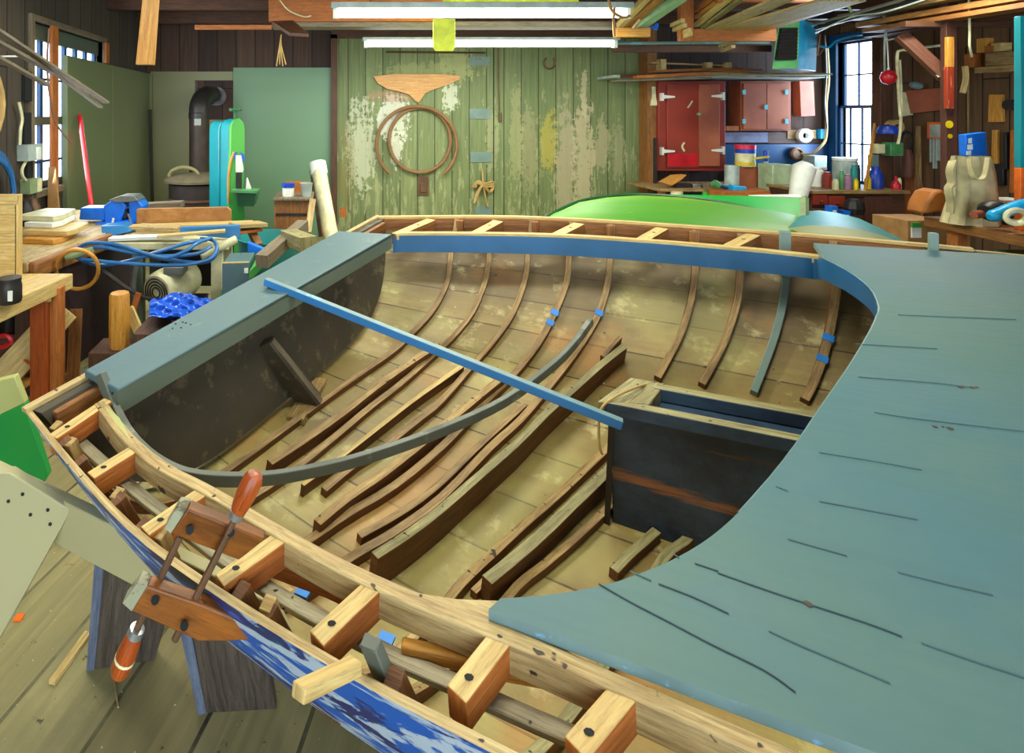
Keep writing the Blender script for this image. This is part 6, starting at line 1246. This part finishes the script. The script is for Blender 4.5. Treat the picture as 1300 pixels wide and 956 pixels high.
m = MB(); m.prism([W(181, -5, 3.0), W(200, -5, 3.0), W(194, 82, 3.0), W(172, 82, 3.0)], (0, .04, 0)); m.bar(W(191, -5, 3.02), V((W(191, -5, 3.02).x, 3.02, CZ)), .08, .04, (0, 1, 0)); tag(m.build('hanging_board', 'amber', bevel=.002), 'amber tapered board hanging down from the ceiling at upper left', 'board')
# long conduit
m = MB(); m.tube([W(780, 55, 5.62), W(976, 54, 5.62)], .016, 8); tag(m.build('long_conduit', 'battop'), 'long pale conduit running right from the second tube light', 'conduit')
slab(780, 980, 57.5, 66, 5.9, .06, 'dark_rail', 'brown', 'dark roof rail just under the long pale conduit', 'rail')
m = MB()
for a, b in (((914, 59), (937, 51)), ((916, 64), (931, 59))): m.bar(W(*a, 5.62), W(*b, 5.45), .04, .03)
tag(m.build('stick_ends', 'pale'), 'two pale stick ends poking out below the lumber rack', 'stick')
m = MB(); m.tube(smoothpts([W(772, -8, 4.6), W(776, 12, 4.6), W(790, 22, 4.6), W(800, 20, 4.6)]), .012, 6); m.tube(smoothpts([W(780, 10, 4.65), W(779, 30, 4.65), W(780, 46, 4.65)]), .01, 6); tag(m.build('light_cable', 'card'), 'brown cable at the right end of the near tube light', 'cable')
ab = thing('cross_block', 'amber cross block carrying the slanting boards at the roof', 'block', W(804, 47, 5.0)); part(B(783, 826, 35, 47, 5.0, .06), 'block', 'amber', ab); part(MB().box(W(784, 0, 5.07).x, W(792, 0, 5.07).x, 5.06, 5.10, W(0, 47, 5.07).z, CZ), 'hanger', 'brown', ab)
for i, (a, b, w_, h_, mt, l_) in enumerate((((786, 33), (822, -4), .06, .05, 'pale2', 'leftmost pale slanting board on the amber cross block'), ((797, 34), (840, -4), .10, .03, 'tan', 'brown slanting board second on the amber cross block'), ((812, 33), (868, -6), .12, .06, 'mint' if 'mint' in M else 'sage', 'pale green slanting pipe on the amber cross block'))):
    p, q = W(*a, 5.05), W(*b, 4.7); q2 = p+(q-p)*2.0
    tag(MB().bar(p, q2, w_, h_).build('slanting_board', mt, bevel=.006), l_, 'board', 'slanting boards at the roof')
m = MB(); m.bar(W(804, 36, 4.95), W(813, 25, 4.9), .03, .02); tag(m.build('pale_peg', 'pale'), 'small pale peg sticking up from the amber cross block', 'peg')
m = MB(); m.tube([W(825, 36, 5.2), W(834, 33, 5.2)], .01, 6); m.tube([W(832, 38, 5.2), W(834, 30, 5.2)], .018, 6); tag(m.build('blue_clip', 'bluepaint'), 'small blue clip between the amber block and the rack', 'clip')
# lumber rack
rk = thing('lumber_rack', 'orange wooden lumber rack hanging from the roof full of boards', 'rack', V(W(925, 45, 5.0)))
part(B(864, 881, -31, 52, 5.0, .05), 'rack_upright', 'orange', rk); part(B(881, 986, 36.5, 52, 5.0, .05), 'rack_rail', 'orange', rk); part(B(912, 1064, -14, 2.5, 4.6, .05), 'rack_rail', 'orange', rk)
a = W(1010, 36, 5.0)
for i, (a, d0, b, d1, w_, h_, mt, l_) in enumerate((((905, 37), 5.0, (1010, -8), 4.0, .16, .02, 'pale', 'pale wide board leftmost on the rack rail'), ((935, 37), 5.0, (1070, 0), 4.0, .34, .02, 'pale', 'widest pale board in the middle of the lumber rack'), ((968, 37), 5.0, (1075, 4), 4.2, .12, .02, 'amber', 'amber board at the right end of the lumber rack'),
    ((884, 32), 5.05, (930, -6), 4.5, .04, .04, 'pale2', 'thin yellow strip next to the rack upright'), ((886, 22), 5.05, (925, -8), 4.5, .05, .03, 'amber', 'amber strip above the thin yellow strip in the rack'), ((884, 13), 5.05, (905, -5), 4.6, .04, .04, 'orange', 'topmost orange strip in the rack'), ((893, 35), 5.0, (950, -8), 4.4, .05, .02, 'ribgreen', 'grey strip between the yellow strip and wide board'))):
    tag(MB().bar(W(*a, d0), W(*b, d1), w_, h_).build('rack_board', mt, bevel=.002), l_, 'board', 'boards in the lumber rack')
for i, (x, y) in enumerate(((853, 32), (856, 38), (862, 44), (863, 49))): tag(MB().bar(W(x, y, 5.1), W(x+14, y-6, 4.9), .035, .035).build('stick_end', 'pale2', bevel=.003), ('topmost pale stick end left of the rack', 'second pale stick end left of the rack', 'third pale stick end left of the rack', 'lowest pale stick end left of the rack')[i], 'stick', 'stick ends left of the rack')
# heater
ht_ = thing('unit_heater', 'green and blue metal unit heater with black louvres hanging from the roof', 'heater', V(W(1005, 87, 5.6)))
fp = [W(988, 27, 5.6), W(1015, 24, 5.6), W(1013, 87, 5.6), W(980, 88, 5.6)]; vec = W(1037, 55, 5.95)-W(1014, 55, 5.6); vec.z = 0
part(MB().prism(fp, vec, 0, 1), 'casing', ['hgreen', 'hblue'], ht_, .004)
for i in range(9):
    t = (i+.5)/9; y = 36+40*t; x0 = 991-6.5*t; p, q = W(x0, y, 5.585), W(1011.5-1.2*t, y-.8, 5.585); part(MB().bar(p, q, .03, .034, (0, -.5, 1)), 'louvre', 'black', ht_, 0)
for x in (1000, 1024): part(MB().tube([W(x, 27, 5.8), V((W(x, 27, 5.8).x, 5.8, CZ))], .008, 6), 'hanger_rod', 'dmetal', ht_, 0)
part(MB().tube(smoothpts([W(1036, 50, 5.9), W(1041, 44, 5.9), W(1038, 70, 5.9), W(1046, 62, 5.9)]), .008, 6), 'gas_line', 'rust', ht_, 0)
slab(1020, 1060, 12, 24, 6.0, .1, 'grey_fitting', 'dmetal', 'dark metal fitting on the roof above the heater', 'fitting')
def cable(name, mat, pts, r, lab, grp=None): tag(MB().tube(smoothpts([W(x, y, d) for x, y, d in pts], 5), r, 6).build(name, mat), lab, 'cable', grp)
cable('roof_cable', 'grey', [(1030, 32, 5.6), (1090, 15, 5.2), (1150, -2, 4.8), (1200, -20, 4.5)], .014, 'thick grey cable rising right from the heater')
cable('roof_cable', 'dmetal', [(1035, 36, 5.6), (1100, 18, 5.2), (1180, -4, 4.8)], .02, 'dark cable just below the thick grey cable')
cable('roof_cable', 'clear', [(1035, 42, 5.5), (1080, 22, 5.3), (1120, 16, 5.0), (1160, 4, 4.8), (1185, -5, 4.7)], .008, 'thin pale cable above the blue window')
cable('roof_cable', 'hblue', [(1040, 58, 6.0), (1052, 60, 6.0), (1062, 52, 6.0), (1085, 45, 5.9), (1096, 44, 5.8)], .012, 'blue conduit curving over the top of the blue window')
cable('roof_cable', 'clear', [(1118, 14, 5.4), (1124, 24, 5.4), (1123, 60, 5.4), (1123, 90, 5.5)], .008, 'thin cable dropping beside the red float')
cable('roof_cable', 'cream', [(1143, 148, 5.5), (1141, 120, 5.5), (1139, 72, 5.4), (1144, 64, 5.4), (1158, 64, 5.3), (1175, 60, 5.2), (1202, 57, 4.9)], .012, 'cream cable looping from the post down the right wall')
cable('roof_cable', 'cream', [(1140, 183, 5.6), (1143, 165, 5.6), (1144, 120, 5.55), (1142, 76, 5.5)], .012, 'cream cable dropping to the grey-green electrical box')
cable('roof_cable', 'clear', [(1123, 52, 5.4), (1140, 48, 5.3), (1143, 47, 5.1), (1165, 65, 5.0), (1192, 98, 4.85)], .008, 'thin cable stapled along the slanting brace')
cable('roof_cable', 'cream', [(1230, -5, 4.6), (1231, 40, 4.7), (1231, 58, 4.7), (1234, 72, 4.75)], .008, 'thin cream cable dropping to the high shelf')
cable('roof_cable', 'sage', [(1074, 4, 5.4), (1078, 10, 5.4), (1082, 18, 5.4), (1079, 22, 5.4)], .014, 'short frayed green cable end above the heater')
cable('roof_cable', 'grey', [(1047, 45, 6.6), (1049, 90, 6.6), (1047, 130, 6.7), (1050, 163, 6.75)], .008, 'grey cable dropping to the small blue socket')
# lumber on brackets, upper right
for i, (x, dz, w_, h_, mt, l_) in enumerate(((5.25, 0.0, .20, .04, 'brownin', 'lowest board of the lumber slung at the upper right'), (5.3, .07, .24, .05, 'tan', 'middle board of the lumber slung at the upper right'), (5.2, .16, .22, .06, 'rib', 'topmost board of the lumber slung at the upper right'), (5.55, -.01, .22, .03, 'brown', 'far dark board of the lumber slung at the upper right'))):
    tag(MB().bar(V((x, 5.5+.1*i, 2.36+dz)), V((x-.05, 2.6, 2.36+dz)), w_, h_).build('slung_board', mt, bevel=.003), l_, 'board', 'lumber slung at the upper right')
for y in (3.4, 4.86):
    tag(MB().bar(V((4.9, y, 2.32)), V((6.32, y, 2.32)), .06, .05).build('bracket_arm', 'brown', bevel=.003), 'dark bracket arm under the near part of the slung lumber' if y < 4 else 'dark bracket arm under the slung lumber at the tall post', 'bracket')
# yellow-green lit shade between the tubes
m = MB(); a = W(550, 64, 4.7); b = W(578, 25, 4.7); m.prism([W(550, 24, 4.7), W(578, 24, 4.7), W(578, 60, 4.7), W(575, 65, 4.7), W(553, 65, 4.7), W(550, 60, 4.7)], (0, .01, 0)); tag(m.build('hanging_tag', 'ygreen', bevel=.002), 'yellow-green plastic card hanging from the near tube light', 'card')
# ================================================================== LIGHT
w = bpy.data.worlds.new('sky'); S.world = w; w.use_nodes = True
bg_ = w.node_tree.nodes['Background']; bg_.inputs[0].default_value = (.80, .91, 1, 1); bg_.inputs[1].default_value = 4.4
def area(name, loc, rot, sx, sy, e, c):
    l = bpy.data.lights.new(name, 'AREA'); l.shape = 'RECTANGLE'; l.size = sx; l.size_y = sy; l.energy = e; l.color = c
    o = bpy.data.objects.new(name, l); COL.objects.link(o); o.location = loc; o.rotation_euler = rot; return o
a0 = W(610, 17, 4.75); area('tube_or_fill_glow', (a0.x, 4.75, a0.z-.08), (0, 0, 0), 2.3, .08, 45, (.98, 1, .82))
a0 = W(620, 56, 5.6); area('tube_or_fill_glow', (a0.x, 5.6, a0.z-.06), (math.radians(12), 0, 0), 2.3, .08, 38, (.98, 1, .82))
for x, y, e in ((.5, 1.3, 26), (.7, 3.0, 34), (-.9, 3.6, 24), (4.6, 4.4, 36), (-1.5, 1.6, 24)): area('tube_or_fill_glow', (x, y, CZ-.18), (0, 0, 0), 1.2, .2, e, (1, .99, .84))  # added fill lamps below the unseen extra fixtures
area('window_daylight', (XL+.12, 5.0, 1.6), (0, math.radians(-90), 0), 1.2, 1.0, 40, (.9, .97, 1))
area('window_daylight', (XR-.15, 6.8, 1.7), (0, math.radians(90), 0), 1.4, .4, 30, (.55, .75, 1))
S.view_settings.view_transform = 'Standard'; S.view_settings.look = 'None'; S.view_settings.gamma = 1; S.view_settings.use_curve_mapping = False
S.view_settings.exposure = .2
S.cycles.max_bounces = 8; S.cycles.diffuse_bounces = 4
